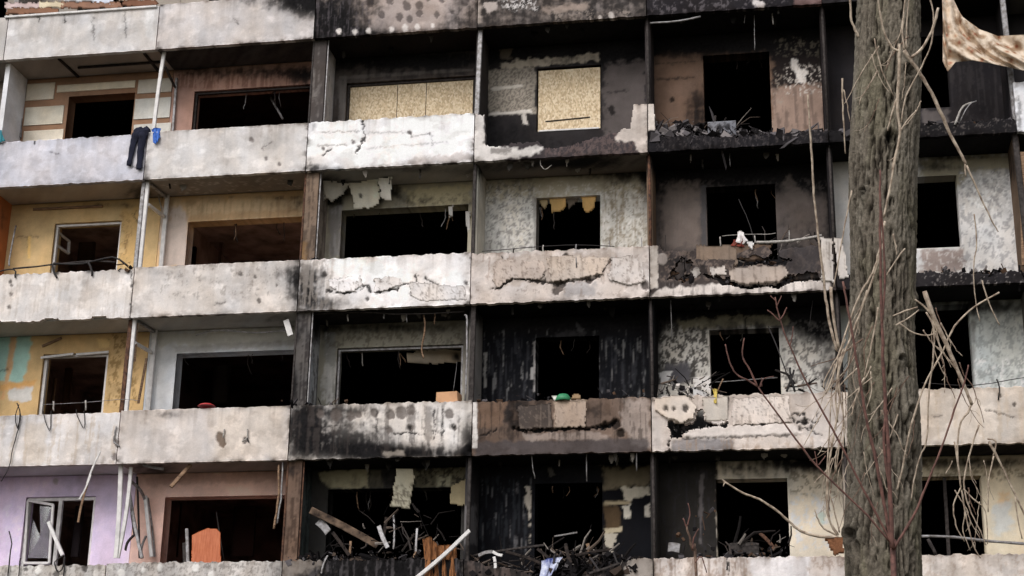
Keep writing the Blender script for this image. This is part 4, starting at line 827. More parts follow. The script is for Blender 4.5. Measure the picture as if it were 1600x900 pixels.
# strips and cladding boards of the top left wall
for (xa, ya, xb, yb, cc) in [(40, 129, 87, 158, C(206, 194, 176)), (89, 126, 212, 145, C(214, 202, 182)), (37, 165, 101, 197, C(214, 206, 190)), (36, 202, 100, 222, C(216, 206, 190)), (209, 152, 268, 187, C(208, 204, 196)), (208, 192, 268, 214, C(216, 212, 204)), (215, 122, 270, 147, C(200, 192, 180))]:
    p0 = onY(xa, yb, DP); p1 = onY(xb, ya, DP)
    o = slab('cladding_board', p0[0], p1[0], p0[2], p1[2], DP-.02, .018, .03, cc, [B((xa+xb)/2, ya, 60, 4, .3)], int(xa+ya), M_PLASTER, None)
    sub(o, 1, 0)
for (a, b_) in [((92, 92), (122, 120)), ((226, 84), (248, 112))]:        # battens under the ceiling
    P_(beam('ceiling_batten', onY(*a, .15), onY(*b_, .95), .06, .04, M_CHAR, up=(0, 0, 1)))
P_(beam('ceiling_batten', onY(122, 106, .55), onY(252, 97, .55), .05, .04, M_CHAR, up=(0, 0, 1)))
sub(beam('conduit', onY(52, 327, DP-.03), onY(160, 322, DP-.03), .05, .04, M_WOOD), 2, 0)
sub(beam('lath', onY(66, 541, DP-.02), onY(96, 528, DP-.02), .05, .03, M_WOOD), 3, 0)
sub(beam('blind_strip', onY(64, 559, DP-.01), onY(115, 553, DP-.01), .05, .03, M_WHITE), 3, 0)
sub(beam('blind_strip', onY(119, 554, DP-.01), onY(170, 550, DP-.01), .05, .03, M_WHITE), 3, 0)
# the wall of the storey above the top left parapet: stacked coloured boards just showing
for (xa, ya, xb, yb, cc) in [(10, 12, 90, 22, C(140, 104, 84)), (8, 4, 60, 13, C(206, 186, 184)), (62, 2, 100, 12, C(210, 196, 170)), (96, 3, 190, 12, C(146, 112, 94)), (146, -6, 176, 6, C(210, 214, 226)), (192, 0, 246, 9, C(130, 94, 76)), (100, -8, 145, 2, C(200, 200, 206)), (180, -8, 240, 0, C(196, 178, 160))]:
    P_(chunk('ledge_board', R(xa, ya, xb, yb), .16, .03, M_PLASTER, base=cc, seed=xa, rough=.6))
P_(beam('flashing', onY(8, 27, -.02), onY(245, 10, -.02), .05, .05, M_WHITE))

# --- strand boards closing two openings
x0, x1, z0, z1 = OPEN[(1, 2)]
xa = x0+.05
for x_b in (onY(621, 160, DP+.1)[0], onY(666, 160, DP+.1)[0], x1-.05):
    sub(boxmesh('strand_board', xa, x_b-.014, DP+.1, DP+.115, z0+.01, z1-.05, M_OSB), 1, 2)
    xa = x_b
x0, x1, z0, z1 = OPEN[(1, 3)]
sub(boxmesh('strand_board', x0+.02, x1-.02, DP+.05, DP+.066, z0+.02, z1-.03, M_OSB), 1, 3)
sub(beam('nailing_batten', onY(852, 190, DP+.045), onY(922, 183, DP+.045), .025, .012, M_CHAR), 1, 3)
sub(beam('sill_strip', onY(842, 205, DP+.0), onY(936, 200, DP+.0), .035, .03, M_WHITE), 1, 3)

# --- loose plaster and boards still hanging from the building
PL = C(204, 198, 186)
for (r, c, nm, pts, Y, th, b_, ti, o_) in [
    (2, 2, 'hanging_plaster', [(507, 284), (546, 288), (534, 302), (518, 312), (505, 309)], .7, .025, C(226, 218, 206), (.2, .5), [B(540, 298, 10, 8, .5)]),
    (2, 2, 'hanging_plaster', [(547, 289), (592, 282), (592, 316), (574, 322), (552, 322)], .75, .025, C(236, 229, 212), (0, .4), [SP([(563, 305, 3)], C(40, 36, 34), .01)]),
    (2, 2, 'hanging_plaster', [(592, 281), (613, 279), (609, 309), (595, 309)], .6, .025, C(230, 224, 214), (.1, .4), []),
    (2, 2, 'hanging_plaster', [(504, 306), (508, 306), (503, 321), (499, 321)], .7, .02, C(200, 192, 184), (0, .3), []),
    (2, 2, 'hanging_plaster', [(700, 322), (708, 322), (706, 338), (702, 338)], DP+.02, .02, C(214, 210, 206), (0, .2), []),
    (2, 2, 'hanging_plaster', [(727, 330), (735, 330), (733, 370), (729, 360)], DP-.02, .02, C(200, 196, 192), (0, .2), []),
    (2, 3, 'hanging_foam', [(858, 309), (883, 308), (883, 322), (874, 330), (862, 330)], DP+.1, .04, C(206, 168, 112), (0, .3), []),
    (2, 3, 'hanging_foam', [(909, 308), (932, 307), (930, 322), (918, 331), (911, 326)], DP+.1, .04, C(206, 168, 112), (0, .3), []),
    (2, 3, 'hanging_foam', [(884, 309), (908, 308), (896, 320), (888, 324)], DP+.14, .04, C(110, 100, 90), (0, .3), []),
    (2, 3, 'hanging_foam', [(842, 311), (857, 310), (852, 326), (846, 322)], DP+.12, .04, C(170, 150, 116), (0, .3), []),
    (3, 2, 'fallen_ceiling_board', [(637, 556), (672, 548), (722, 545), (722, 560), (690, 566), (640, 569)], DP+.4, .04, C(170, 156, 138), (.3, .4), [B(712, 555, 8, 8, .9), B(660, 566, 20, 5, .4)]),
    (4, 2, 'hanging_board', [(622, 734), (648, 733), (647, 752), (637, 794), (609, 789)], .55, .03, C(196, 188, 166), (.1, .3), [PEEL(R(605, 755, 650, 795), C(110, 102, 90), .5, 16, .8)]),
    (4, 2, 'hanging_board', [(704, 760), (731, 748), (732, 788), (704, 787)], .8, .03, C(168, 154, 124), (.1, .2), []),
]:
    o = chunk(nm, pts, Y, th, M_PLASTER, base=b_, tilt=ti, seed=int(pts[0][0]), ops=o_, rough=1.6)
    sub(o, r, c)
# broken concrete of the smashed parapet
for pts, b_, Y, ti in [
    ([(1089, 384), (1120, 386), (1150, 382), (1152, 412), (1132, 416), (1130, 428), (1110, 429), (1087, 412)], C(138, 120, 106), .0, (0, .15)),
    ([(1148, 384), (1206, 381), (1197, 400), (1172, 407), (1150, 402)], C(116, 96, 82), .02, (.1, .2)),
    ([(1138, 420), (1180, 414), (1226, 414), (1233, 428), (1216, 440), (1165, 444), (1142, 438)], C(166, 152, 142), -.05, (0, -.2)),
    ([(1282, 371), (1300, 372), (1303, 440), (1284, 438)], C(196, 188, 182), -.03, (.05, 0)),
    ([(1302, 372), (1315, 371), (1325, 432), (1311, 436)], C(200, 192, 186), -.05, (.1, .05)),
    ([(1240, 412), (1278, 402), (1282, 432), (1240, 436)], C(60, 56, 56), .06, (0, .2)),
    ([(1080, 424), (1092, 418), (1096, 428), (1086, 434)], C(206, 198, 192), -.02, (0, .2)),
    ([(1108, 418), (1134, 416), (1134, 428), (1112, 430)], C(214, 204, 198), -.03, (0, .2))]:
    P_(chunk('concrete_fragment', pts, Y, .07, M_CONC, base=b_, tilt=ti, seed=int(pts[0][0]), rough=2.2, ops=[STR(R(pts[0][0], 370, pts[0][0]+90, 450), C(104, 92, 84), .6, .6)]))
for pts, b_, Y, ti in [
    ([(1022, 622), (1072, 616), (1087, 634), (1084, 652), (1066, 660), (1040, 652), (1024, 640)], C(200, 186, 174), -.05, (0, -.1)),
    ([(1098, 622), (1138, 620), (1136, 656), (1102, 656)], C(200, 190, 180), -.03, (0, .1)),
    ([(1082, 606), (1106, 614), (1100, 624), (1084, 624)], C(222, 216, 212), .02, (0, .3))]:
    P_(chunk('concrete_fragment', pts, Y, .07, M_CONC, base=b_, tilt=ti, seed=int(pts[0][0]), rough=2.2, ops=[SP([(1040, 638, 4), (1053, 639, 3), (1071, 638, 5)], C(30, 26, 26), .03)] if pts[0][0] == 1022 else []))

# flakes of render lifting off two parapets, their lower edges standing proud
for pts, b_, ti in [
    ([(514, 436), (540, 433), (562, 431), (566, 444), (552, 455), (530, 456), (517, 450)], C(228, 222, 220), (0, -.10)),
    ([(584, 436), (622, 428), (630, 444), (602, 453), (586, 456)], C(232, 226, 224), (.02, -.13)),
    ([(640, 440), (700, 446), (726, 448), (728, 468), (660, 470), (642, 462)], C(222, 214, 210), (0, .05)),
    ([(774, 404), (846, 399), (852, 420), (846, 436), (800, 434), (778, 450), (770, 440)], C(186, 172, 163), (0, -.08)),
    ([(852, 400), (905, 397), (956, 392), (950, 410), (940, 428), (900, 436), (862, 440), (857, 420)], C(190, 176, 165), (.0, -.09)),
    ([(956, 404), (1004, 396), (1006, 440), (984, 446), (950, 436)], C(202, 192, 186), (.03, -.05)),
    ([(808, 634), (860, 630), (862, 668), (812, 671)], C(74, 66, 62), (0, -.05)),
    ([(866, 628), (916, 626), (914, 666), (868, 669)], C(160, 142, 128), (0, -.06)),
    ([(1142, 622), (1232, 618), (1236, 660), (1146, 664)], C(208, 196, 188), (0, -.03))]:
    P_(chunk('render_flake', pts, -.016, .014, M_CONC, base=b_, tilt=ti, seed=int(pts[0][0]), rough=2.6, res=4, ops=[STR(R(pts[0][0]-20, 380, pts[0][0]+120, 680), C(130, 116, 106), .64, .5), PEEL(R(pts[0][0]-20, 380, pts[0][0]+120, 680), C(110, 98, 90), .64, 14, .6)]))

# --- pipes, rails, hangers and wires fixed to the building
def wire(pts, r=.008, m=None, Y=None, name='wire', sub_=3, jit=.004):
    P = [onY(*p) if len(p) == 3 else onY(p[0], p[1], Y) for p in pts]
    return P_(tube(name, P, r, m or M_WIRE, sides=5, sub=sub_, jit=jit, seed=int(pts[0][0])))
for pts, r, m in [
    ([(1016, 36, .1), (1060, 33, .05), (1095, 26, .02)], .02, M_STEEL), ([(1178, 12, .3), (1179, 45, .35), (1179, 78, .4)], .008, M_STEEL), ([(1207, 18, .3), (1208, 38, .3)], .012, M_PALEWIRE), ([(1165, 20, .3), (1163, 36, .3)], .008, M_STEEL),
    ([(1140, 240, .3), (1141, 260, .3)], .008, M_STEEL), ([(845, 245, .1), (845, 258, .1), (852, 265, .12), (862, 258, .15)], .008, M_PALEWIRE),
    ([(830, 708, .2), (832, 730, .2), (836, 748, .25)], .01, M_STEEL), ([(917, 702, .2), (917, 752, .25)], .012, M_STEEL), ([(995, 697, .1), (995, 736, .15)], .012, M_STEEL), ([(1048, 466, .3), (1050, 530, .4)], .008, M_STEEL),
    ([(470, 492, .2), (560, 488, .2), (640, 491, .2), (726, 487, .2)], .012, M_DARKST), ([(662, 492, .3), (664, 515, .3), (659, 545, .4), (662, 560, .4)], .016, M_WOOD), ([(635, 490, .3), (636, 504, .3)], .012, M_STEEL), ([(680, 490, .3), (679, 506, .3)], .012, M_WOOD), ([(543, 492, .3), (544, 502, .3)], .014, M_PALEWIRE), ([(600, 491, .3), (600, 498, .3)], .016, M_STEEL),
    ([(566, 550, DP+.2), (567, 572, DP+.2)], .012, M_PALEWIRE), ([(625, 552, DP+.3), (634, 566, DP+.3)], .014, M_WOOD), ([(714, 566, DP+.2), (708, 612, DP+.2)], .007, M_STEEL),
    ([(726, 492, .14), (730, 500, .14), (729, 560, .14), (727, 628, .14)], .02, M_STEEL),
    ([(753, 393, .05), (800, 389, .05), (850, 385, .05), (902, 383, .05), (960, 385, .05)], .008, M_WIRE), ([(849, 383, .05), (849, 396, .05)], .014, M_PALEWIRE), ([(900, 382, .05), (901, 418, -.02)], .014, M_STEEL), ([(803, 388, .05), (801, 398, .05)], .016, M_DARKST), ([(952, 376, .05), (952, 390, .05)], .008, M_STEEL), ([(1003, 371, .1), (1003, 388, .1)], .008, M_STEEL),
    ([(1125, 370, .05), (1126, 386, .05)], .012, M_PALEWIRE), ([(1128, 369, .05), (1165, 366, .05), (1200, 366, .05), (1212, 364, .05)], .006, M_PALEWIRE), ([(1154, 312, .3), (1165, 335, .2), (1175, 362, .1), (1180, 380, .05)], .009, M_WIRE), ([(1180, 380, .04), (1179, 368, .04)], .012, M_PALEWIRE), ([(1233, 360, .05), (1233, 380, .05)], .01, M_PALEWIRE),
    ([(1182, 379, .03), (1230, 377, .03), (1284, 368, .03)], .028, M_PALEWIRE),
    ([(84, 627, .05), (84, 642, .05)], .016, M_PALEWIRE), ([(134, 626, .05), (134, 641, .05)], .016, M_PALEWIRE), ([(66, 632, .1), (130, 629, .1), (190, 624, .1), (215, 626, .1)], .005, M_STEEL),
    ([(30, 632, -.01), (24, 650, -.04), (29, 672, -.04), (31, 640, -.02)], .009, M_WIRE), ([(29, 670, -.04), (20, 700, -.04), (14, 730, -.04), (2, 752, -.04)], .009, M_WIRE), ([(68, 642, -.02), (70, 655, -.03), (78, 673, -.03), (80, 642, -.02)], .008, M_WIRE), ([(119, 640, -.02), (123, 655, -.03), (132, 669, -.03), (131, 642, -.02)], .008, M_WIRE), ([(27, 630, -.02), (32, 648, -.04), (28, 668, -.04)], .012, M_WIRE),
    ([(182, 666, -.03), (179, 680, -.03), (178, 690, -.03), (187, 698, -.03)], .014, M_STEEL), ([(350, 670, -.03), (349, 684, -.03)], .014, M_PALEWIRE), ([(387, 670, -.03), (386, 684, -.03), (378, 690, -.03)], .014, M_PALEWIRE), ([(386, 684, -.03), (389, 692, -.03)], .012, M_WIRE),
    ([(0, 424, .0), (22, 421, -.02), (24, 434, -.03)], .016, M_WIRE), ([(20, 420, .05), (80, 414, .05), (140, 408, .05), (180, 410, .05)], .018, M_DARKST), ([(82, 412, -.02), (84, 424, -.03), (89, 434, -.03)], .022, M_WIRE), ([(138, 410, -.02), (143, 420, -.03), (144, 431, -.03)], .022, M_WIRE), ([(84, 412, .02), (130, 412, .02), (176, 402, .02), (200, 416, .02)], .02, M_WIRE), ([(14, 415, .1), (18, 385, .4), (25, 353, .8)], .018, M_STEEL),
    ([(1440, 838, -.02), (1490, 839, -.02), (1540, 845, -.02), (1605, 850, -.02)], .024, M_STEEL), ([(1450, 842, 0), (1462, 866, 0)], .03, M_DARKST), ([(1440, 598, .05), (1520, 602, .05), (1600, 590, .05)], .007, M_WIRE), ([(1557, 592, .0), (1562, 604, 0), (1560, 625, -.02)], .012, M_WIRE),
    ([(1200, 510, .4), (1215, 545, .2), (1230, 585, .1), (1238, 600, .05)], .012, M_WIRE), ([(1234, 575, .02), (1236, 590, .02), (1242, 612, .02)], .02, M_WIRE), ([(1241, 578, .02), (1235, 596, .02), (1229, 612, .02)], .02, M_WIRE), ([(1110, 598, DP+.2), (1215, 590, DP+.2)], .01, M_STEEL),
    ([(435, 726, .1), (436, 770, .1), (432, 800, .08), (428, 826, .05)], .02, M_WOOD), ([(442, 722, .1), (439, 780, .1), (433, 818, .08)], .018, M_STEEL), ([(306, 524, .5), (340, 516, .5), (400, 520, .5), (450, 516, .5)], .012, M_STEEL),
    ([(1518, 160, .0), (1505, 166, -.02), (1498, 180, -.03), (1492, 195, -.02)], .02, M_PALEWIRE), ([(1526, 158, .0), (1514, 164, -.02), (1500, 190, 0)], .012, M_STEEL),
    ([(423, 152, DP+.5), (442, 186, DP+.5)], .025, M_STEEL), ([(1137, 870, .1), (1136, 890, -.02)], .014, M_WIRE)]:
    wire(pts, r, m)
wire([(1270, 470, .3), (1262, 520, .3)], .006)

# wreckage dangling inside the burnt openings
wr = random.Random(5)
for (r, c, xa, xb, y0, n) in [(2, 2, 540, 725, 326, 7), (3, 2, 530, 640, 545, 5), (4, 2, 520, 715, 766, 8), (3, 3, 840, 932, 530, 3), (4, 3, 840, 936, 760, 5), (2, 3, 842, 934, 325, 3), (1, 4, 1102, 1200, 87, 3), (2, 4, 1108, 1208, 292, 3), (3, 4, 1112, 1215, 517, 3), (1, 1, 310, 470, 142, 4), (2, 1, 300, 455, 345, 4), (3, 1, 280, 450, 552, 4)]:
    for k in range(n):
        x = wr.uniform(xa, xb); d = DP+wr.uniform(.12, .5); L = wr.uniform(6, 34)
        P = [onY(x, y0-1, d), onY(x+wr.uniform(-3, 3), y0+L*.5, d+wr.uniform(-.05, .05)), onY(x+wr.uniform(-7, 7), y0+L, d+wr.uniform(-.05, .1))]
        sub(tube('dangling_strip', P, [wr.uniform(.006, .02), wr.uniform(.003, .012)], wr.choice([M_DARKST, M_STEEL, M_CHAR, M_WOOD]), sides=5, sub=3, jit=.006, seed=k, flat=.4), r, c)
# torn plaster and flakes hanging under the front edges of the burnt slabs
for (r, c, n) in [(1, 3, 4), (1, 4, 4), (2, 2, 5), (2, 3, 6), (2, 4, 4), (3, 2, 6), (3, 3, 5), (3, 4, 5), (4, 2, 8), (4, 3, 7), (4, 4, 5), (2, 1, 3), (1, 2, 3)]:
    x0, x1 = bay(c); z = ZB(r-1)+.012
    for k in range(n):
        X = wr.uniform(x0+.15, x1-.15); Y = wr.uniform(.13, .7)
        x, y = proj(np.array([X, Y, z])); w = wr.uniform(3, 12); h = wr.uniform(4, 16)
        pts = [(x-w/2, y-1), (x+w/2, y-1), (x+w*.45, y+h*.4), (x+w*wr.uniform(-.2, .3), y+h), (x-w*.3, y+h*wr.uniform(.4, .8)), (x-w*.45, y+h*.3)]
        g = wr.choice([30, 44, 70, 110, 150]) if r > 1 else wr.choice([26, 34, 60])
        P_(chunk('torn_plaster', pts, Y, .02, M_PLASTER, base=C(g, g*.95, g*.9), tilt=(wr.uniform(-.4, .4), wr.uniform(-.4, .4)), seed=k*7+r, rough=1.5, res=3))
# inner doorways and partitions dimly seen in the left hand rooms
for (r, c, xa, ya, xb, yb, d, cc) in [(2, 1, 296, 385, 306, 412, 1.6, C(40, 34, 32)), (2, 1, 340, 352, 350, 412, 2.6, C(150, 128, 116)), (4, 1, 275, 785, 282, 870, 1.0, C(120, 66, 56)), (4, 1, 360, 790, 400, 870, 2.6, C(60, 40, 36)), (3, 1, 330, 560, 360, 630, 2.4, C(70, 60, 56)), (2, 0, 120, 360, 150, 410, 2.2, C(110, 92, 80)), (3, 0, 78, 590, 86, 640, 1.2, C(150, 120, 96)), (3, 0, 95, 575, 112, 640, 2.0, C(110, 80, 64)), (1, 1, 380, 150, 410, 195, 2.2, C(60, 48, 44)), (4, 0, 110, 790, 130, 870, 1.6, C(90, 80, 84))]:
    p0, p1 = onY(xa, yb, DP+d), onY(xb, ya, DP+d)
    sub(slab('inner_partition', p0[0], p1[0], p0[2], p1[2], DP+d, .08, .08, cc, [U(.15)], int(xa), M_PLASTER, None), r, c)

# ------------------------------------------------------------------ ground
def ground():
    m, nt, b = mat_new('worn_grass_ground', 0.95, 0.1)
    tc = nt.nodes.new('ShaderNodeTexCoord')
    n = noise(nt, 0.5, 8, tc.outputs['Object'], 0.7)
    cr = nt.nodes.new('ShaderNodeValToRGB')
    cr.color_ramp.elements[0].position = 0.35; cr.color_ramp.elements[0].color = (0.045, 0.05, 0.022, 1)
    cr.color_ramp.elements[1].position = 0.65; cr.color_ramp.elements[1].color = (0.13, 0.11, 0.08, 1)
    nt.links.new(n.outputs['Fac'], cr.inputs[0]); nt.links.new(cr.outputs[0], b.inputs['Base Color'])
    add_bump(nt, b, n.outputs['Fac'], 0.5, 0.1)
    o = poly('ground', [(-900, -900, 0), (900, -900, 0), (900, 900, 0), (-900, 900, 0)], [(0, 1, 2, 3)], m)
    o['kind'] = 'structure'
    pm = plain('cracked_asphalt', (0.055, 0.055, 0.056), 0.95, 0.2, var=0.2, scale=3)
    o = poly('path', [(-200, -9, .004), (200, -9, .004), (200, -5.5, .004), (-200, -5.5, .004)], [(0, 1, 2, 3)], pm)
    o['kind'] = 'structure'
ground()

# ------------------------------------------------------------------ rubble
def rubble(name, boxes, n, smin, smax, cols, label, seed):
    rr = random.Random(seed)
    V, Fs, Cc = [], [], []
    for k in range(n):
        (xa, ya, xb, yb, Y0, Y1) = boxes[k % len(boxes)]
        t = rr.random(); x = xa+(xb-xa)*rr.random()
        y = yb-(yb-ya)*t*t
        p = onY(x, y, rr.uniform(Y0, Y1))
        s = (smin+(smax*1.7-smin)*rr.random()**3)*(1.3-t*.6)
        a, b_, c_ = (rr.uniform(.5, 1.3)*s for _ in range(3))
        if rr.random() < .2: a, b_, c_ = a*rr.uniform(2.5, 5), b_*.5, c_*.35        # splinters
        elif rr.random() < .2: c_ *= .25; a *= 1.8                                  # flat slabs
        th, ph = rr.uniform(0, 6.28), rr.uniform(-.7, .7)
        cc = np.asarray(cols[rr.randrange(len(cols))])*rr.uniform(.6, 1.3)
        k0 = len(V)
        for (sx, sy, sz) in ((-1, -1, -1), (1, -1, -1), (1, 1, -1), (-1, 1, -1), (-1, -1, 1), (1, -1, 1), (1, 1, 1), (-1, 1, 1)):
            q = np.array([sx*a*rr.uniform(.55, 1), sy*b_*rr.uniform(.55, 1), sz*c_*rr.uniform(.45, 1)])*.5
            q = np.array([q[0]*math.cos(th)-q[2]*math.sin(th), q[1], q[0]*math.sin(th)+q[2]*math.cos(th)])
            q = np.array([q[0], q[1]*math.cos(ph)-q[2]*math.sin(ph), q[1]*math.sin(ph)+q[2]*math.cos(ph)])
            V.append(p+q); Cc.append(np.clip(cc, .004, .85))
        Fs += [tuple(k0+i for i in f) for f in ((0, 1, 2, 3), (7, 6, 5, 4), (0, 4, 5, 1), (1, 5, 6, 2), (2, 6, 7, 3), (3, 7, 4, 0))]
    o = poly(name, V, Fs, M_CONC, col=np.array(Cc))
    tag(o, label, 'rubble', kind='stuff')
    return o
BLK, GRY, LGT, BRN = C(30, 28, 29), C(84, 80, 82), C(190, 182, 176), C(84, 66, 54)
rubble('rubble', [(1022, 190, 1095, 216, .02, .5), (1022, 196, 1150, 214, .02, .3), (1150, 204, 1330, 212, .02, .2)], 420, .03, .13, [BLK, BLK, GRY, GRY, C(120, 114, 114)], 'charred black rubble heaped on the slab without parapet', 11)
rubble('rubble', [(1446, 186, 1580, 196, .02, .3), (1446, 420, 1600, 430, .02, .3), (1500, 424, 1600, 432, .0, .2)], 170, .015, .10, [BLK, BLK, GRY, C(120, 114, 112), BRN], 'dark and pale rubble along bare balcony edges behind the trunk', 12)
rubble('rubble', [(1028, 400, 1090, 440, .05, .3), (1090, 426, 1285, 446, .05, .3), (1140, 400, 1280, 425, .3, .6)], 260, .03, .10, [BLK, BLK, GRY, BRN], 'black rubble caught in the smashed grey parapet', 13)
rubble('rubble', [(1030, 596, 1110, 622, .02, .3), (1042, 660, 1130, 682, .15, .3), (1060, 606, 1100, 620, -.01, .2)], 170, .025, .09, [BLK, BLK, GRY, LGT], 'black and white rubble on the holed pale parapet', 14)
rubble('rubble', [(735, 872, 1010, 900, .0, .4), (480, 862, 700, 880, .15, .5), (850, 866, 1000, 895, -.05, .2)], 700, .025, .11, [BLK, BLK, BLK, BLK, GRY, C(66, 56, 50)], 'charred rubble filling the collapsed balcony and its black neighbour', 15)
rubble('rubble', [(440, 624, 560, 634, .0, .2), (742, 614, 860, 628, .02, .2), (940, 610, 1010, 622, .02, .2), (440, 868, 500, 880, .0, .2), (186, 408, 205, 424, -.02, .1), (470, 400, 520, 408, 0, .1)], 170, .012, .06, [BLK, BLK, GRY, BRN], 'crumbs of burnt plaster lying along parapet tops', 16)
rubble('rubble', [(1060, 778, 1120, 880, .3, .7), (1130, 850, 1230, 868, .2, .6)], 70, .03, .09, [BLK, GRY, BRN], 'charred crumbs below the black wall beside the pale parapet', 17)

# ------------------------------------------------------------------ loose things on the balconies
def cloth_mat(name, c, c2, scale=8, rough=.9, stretch=None): return plain(name, c, rough, .15, var=.2, scale=scale, c2=c2, stretch=stretch)
def drape(name, top, bot, Yt, Yb, mat, folds=6, amp=.03, nu=60, nv=30, seed=0, th=.006, diag=2.2):
    """A hanging cloth between a top line and a bottom line, with folds and thickness."""
    tx = np.linspace(0, 1, nu)
    def line(pts):
        P = np.array(pts, float); s = np.concatenate([[0], np.cumsum(np.hypot(*np.diff(P, axis=0).T))]); s /= s[-1]
        return np.interp(tx, s, P[:, 0]), np.interp(tx, s, P[:, 1])
    ax, ay = line(top); bx, by = line(bot)
    V = []
    for j in range(nv):
        v = j/(nv-1)
        for i in range(nu):
            Y = Yt*(1-v)+Yb*v+amp*(.3+.7*v)*math.sin(tx[i]*folds*6.28+diag*v+seed)+amp*.5*math.sin(tx[i]*folds*15.1+1.6*diag*v*v+seed)
            V.append(onY(ax[i]*(1-v)+bx[i]*v+1.2*math.sin(tx[i]*folds*8+v*4), ay[i]*(1-v)+by[i]*v, Y))
    N = len(V)
    V = np.array(V); V2 = V.copy(); V2[:, 1] += th
    idx = np.arange(N).reshape(nv, nu)
    Q = np.stack([idx[:-1, :-1], idx[:-1, 1:], idx[1:, 1:], idx[1:, :-1]], -1).reshape(-1, 4)
    rim = []
    for e in (idx[0], idx[-1], idx[:, 0], idx[:, -1]):
        rim.append(np.stack([e[:-1], e[1:], e[1:]+N, e[:-1]+N], 1))
    return quads(name, np.concatenate([V, V2]), np.concatenate([Q, Q+N]+rim), mat, smooth=True)

# dark trousers over the parapet: waist folded behind, two legs hanging in front
M_NAVY = cloth_mat('navy_cloth', C(40, 42, 58), C(22, 23, 34), 6)
t = empty('trousers', onY(214, 206, .03))
tag(t, 'dark navy trousers hung over the top left grey parapet', 'trousers')
def flatleg(pts, w, name):
    P = [onY(*p) for p in pts]
    return tube(name, P, w, M_NAVY, sides=10, sub=5, jit=.002, seed=3, flat=.35)
adopt(t, flatleg([(222, 208, .12), (218, 203, .05), (214, 208, -.03), (209, 222, -.045), (205, 240, -.045), (201, 259, -.045)], [.08, .09, .09, .07, .06, .045], 'leg'),
      flatleg([(229, 207, .12), (227, 202, .05), (225, 208, -.03), (221, 226, -.045), (219, 245, -.045), (217, 265, -.045)], [.08, .09, .09, .075, .068, .052], 'leg'))
adopt(t, drape('waistband', [(210, 206), (233, 203)], [(209, 213), (232, 212)], -.05, -.06, M_NAVY, 1, .006, 14, 8))
M_BLUE = cloth_mat('blue_cloth', C(74, 116, 196), C(40, 70, 140), 12)
o = drape('blue_rag', [(236, 202), (244, 199), (252, 201)], [(240, 222), (243, 226), (249, 215)], .02, -.06, M_BLUE, 2, .015, 20, 14)
tag(o, 'small bright blue rag hanging beside the navy trousers', 'rag')
o = drape('teal_rag', [(-14, 204), (3, 203)], [(-10, 226), (7, 220)], -.02, -.05, cloth_mat('teal_cloth', C(70, 140, 150), C(40, 96, 110), 12), 2, .012, 16, 12)
tag(o, 'teal rag on the edge of the white wall beside grey parapet', 'rag')

# patterned curtain blown out of the bay right of the trunk
def floral():
    m, nt, b = mat_new('floral_curtain', .9, .1)
    tc = nt.nodes.new('ShaderNodeTexCoord')
    w = noise(nt, 5, 3, tc.outputs['Object'])
    v = nt.nodes.new('ShaderNodeTexVoronoi'); v.inputs['Scale'].default_value = 6
    nt.links.new(tc.outputs['Object'], v.inputs['Vector'])
    cr = nt.nodes.new('ShaderNodeValToRGB'); e = cr.color_ramp.elements
    e[0].position = .0; e[0].color = (*C(150, 92, 78), 1); e[1].position = .55; e[1].color = (*C(216, 200, 182), 1)
    x = cr.color_ramp.elements.new(.16); x.color = (*C(184, 140, 116), 1)
    x = cr.color_ramp.elements.new(.28); x.color = (*C(204, 182, 158), 1)
    nt.links.new(v.outputs['Distance'], cr.inputs[0])
    c2 = nt.nodes.new('ShaderNodeValToRGB'); e = c2.color_ramp.elements
    e[0].position = .4; e[0].color = (*C(168, 148, 130), 1); e[1].position = .56; e[1].color = (1, 1, 1, 1)
    nt.links.new(w.outputs['Fac'], c2.inputs[0])
    mx = nt.nodes.new('ShaderNodeMix'); mx.data_type = 'RGBA'; mx.blend_type = 'MULTIPLY'; mx.inputs[0].default_value = .85
    nt.links.new(cr.outputs[0], mx.inputs[6]); nt.links.new(c2.outputs[0], mx.inputs[7]); nt.links.new(mx.outputs[2], b.inputs['Base Color'])
    return m
M_FLOR = floral()
o = drape('curtain', [(1470, -34), (1488, -4), (1505, 26), (1530, 46), (1560, 56), (1600, 54), (1640, 40)], [(1474, 96), (1482, 112), (1492, 97), (1520, 94), (1545, 98), (1570, 104), (1600, 110), (1640, 100)], -.25, -.3, M_FLOR, 2.0, .10, 120, 60, 1, diag=-8.0)
tag(o, 'torn floral curtain in beige and orange blown out beside the tree trunk', 'curtain')

# brown curtain and rail in the bottom row
o = drape('curtain', [(660, 842), (672, 838), (684, 852), (712, 850)], [(664, 912), (690, 914), (714, 912)], .05, -.04, cloth_mat('brown_cloth', C(146, 98, 62), C(70, 46, 32), 5, stretch=(6, 6, 1)), 4, .04, 50, 26)
tag(o, 'rust brown curtain hanging over the black parapet behind a bent rail', 'curtain')
o = beam('rail', onY(650, 904, -.12), onY(734, 829, -.05), .07, .06, M_WHITE, n=6, bend=.02)
tag(o, 'bent whitish metal rail leaning across the brown curtain', 'rail')
o = drape('blue_and_white_cloth', [(846, 876), (858, 872), (880, 870)], [(842, 906), (856, 904), (868, 890)], -.06, -.1, plain('blue_white_cloth', C(206, 210, 226), .9, .1, var=.1, scale=9, c2=C(60, 74, 140)), 2, .02, 26, 16)
tag(o, 'white and blue cloth draped over charred debris of the collapsed balcony', 'cloth')
tag(chunk('wooden_panel', [(300, 836), (312, 830), (324, 825), (338, 826), (344, 832), (345, 884), (299, 884)], .45, .03, M_ORANGE, base=C(200, 110, 60), seed=4, rough=.2, res=2), 'orange varnished wooden panel standing behind the bottom row parapet', 'panel')
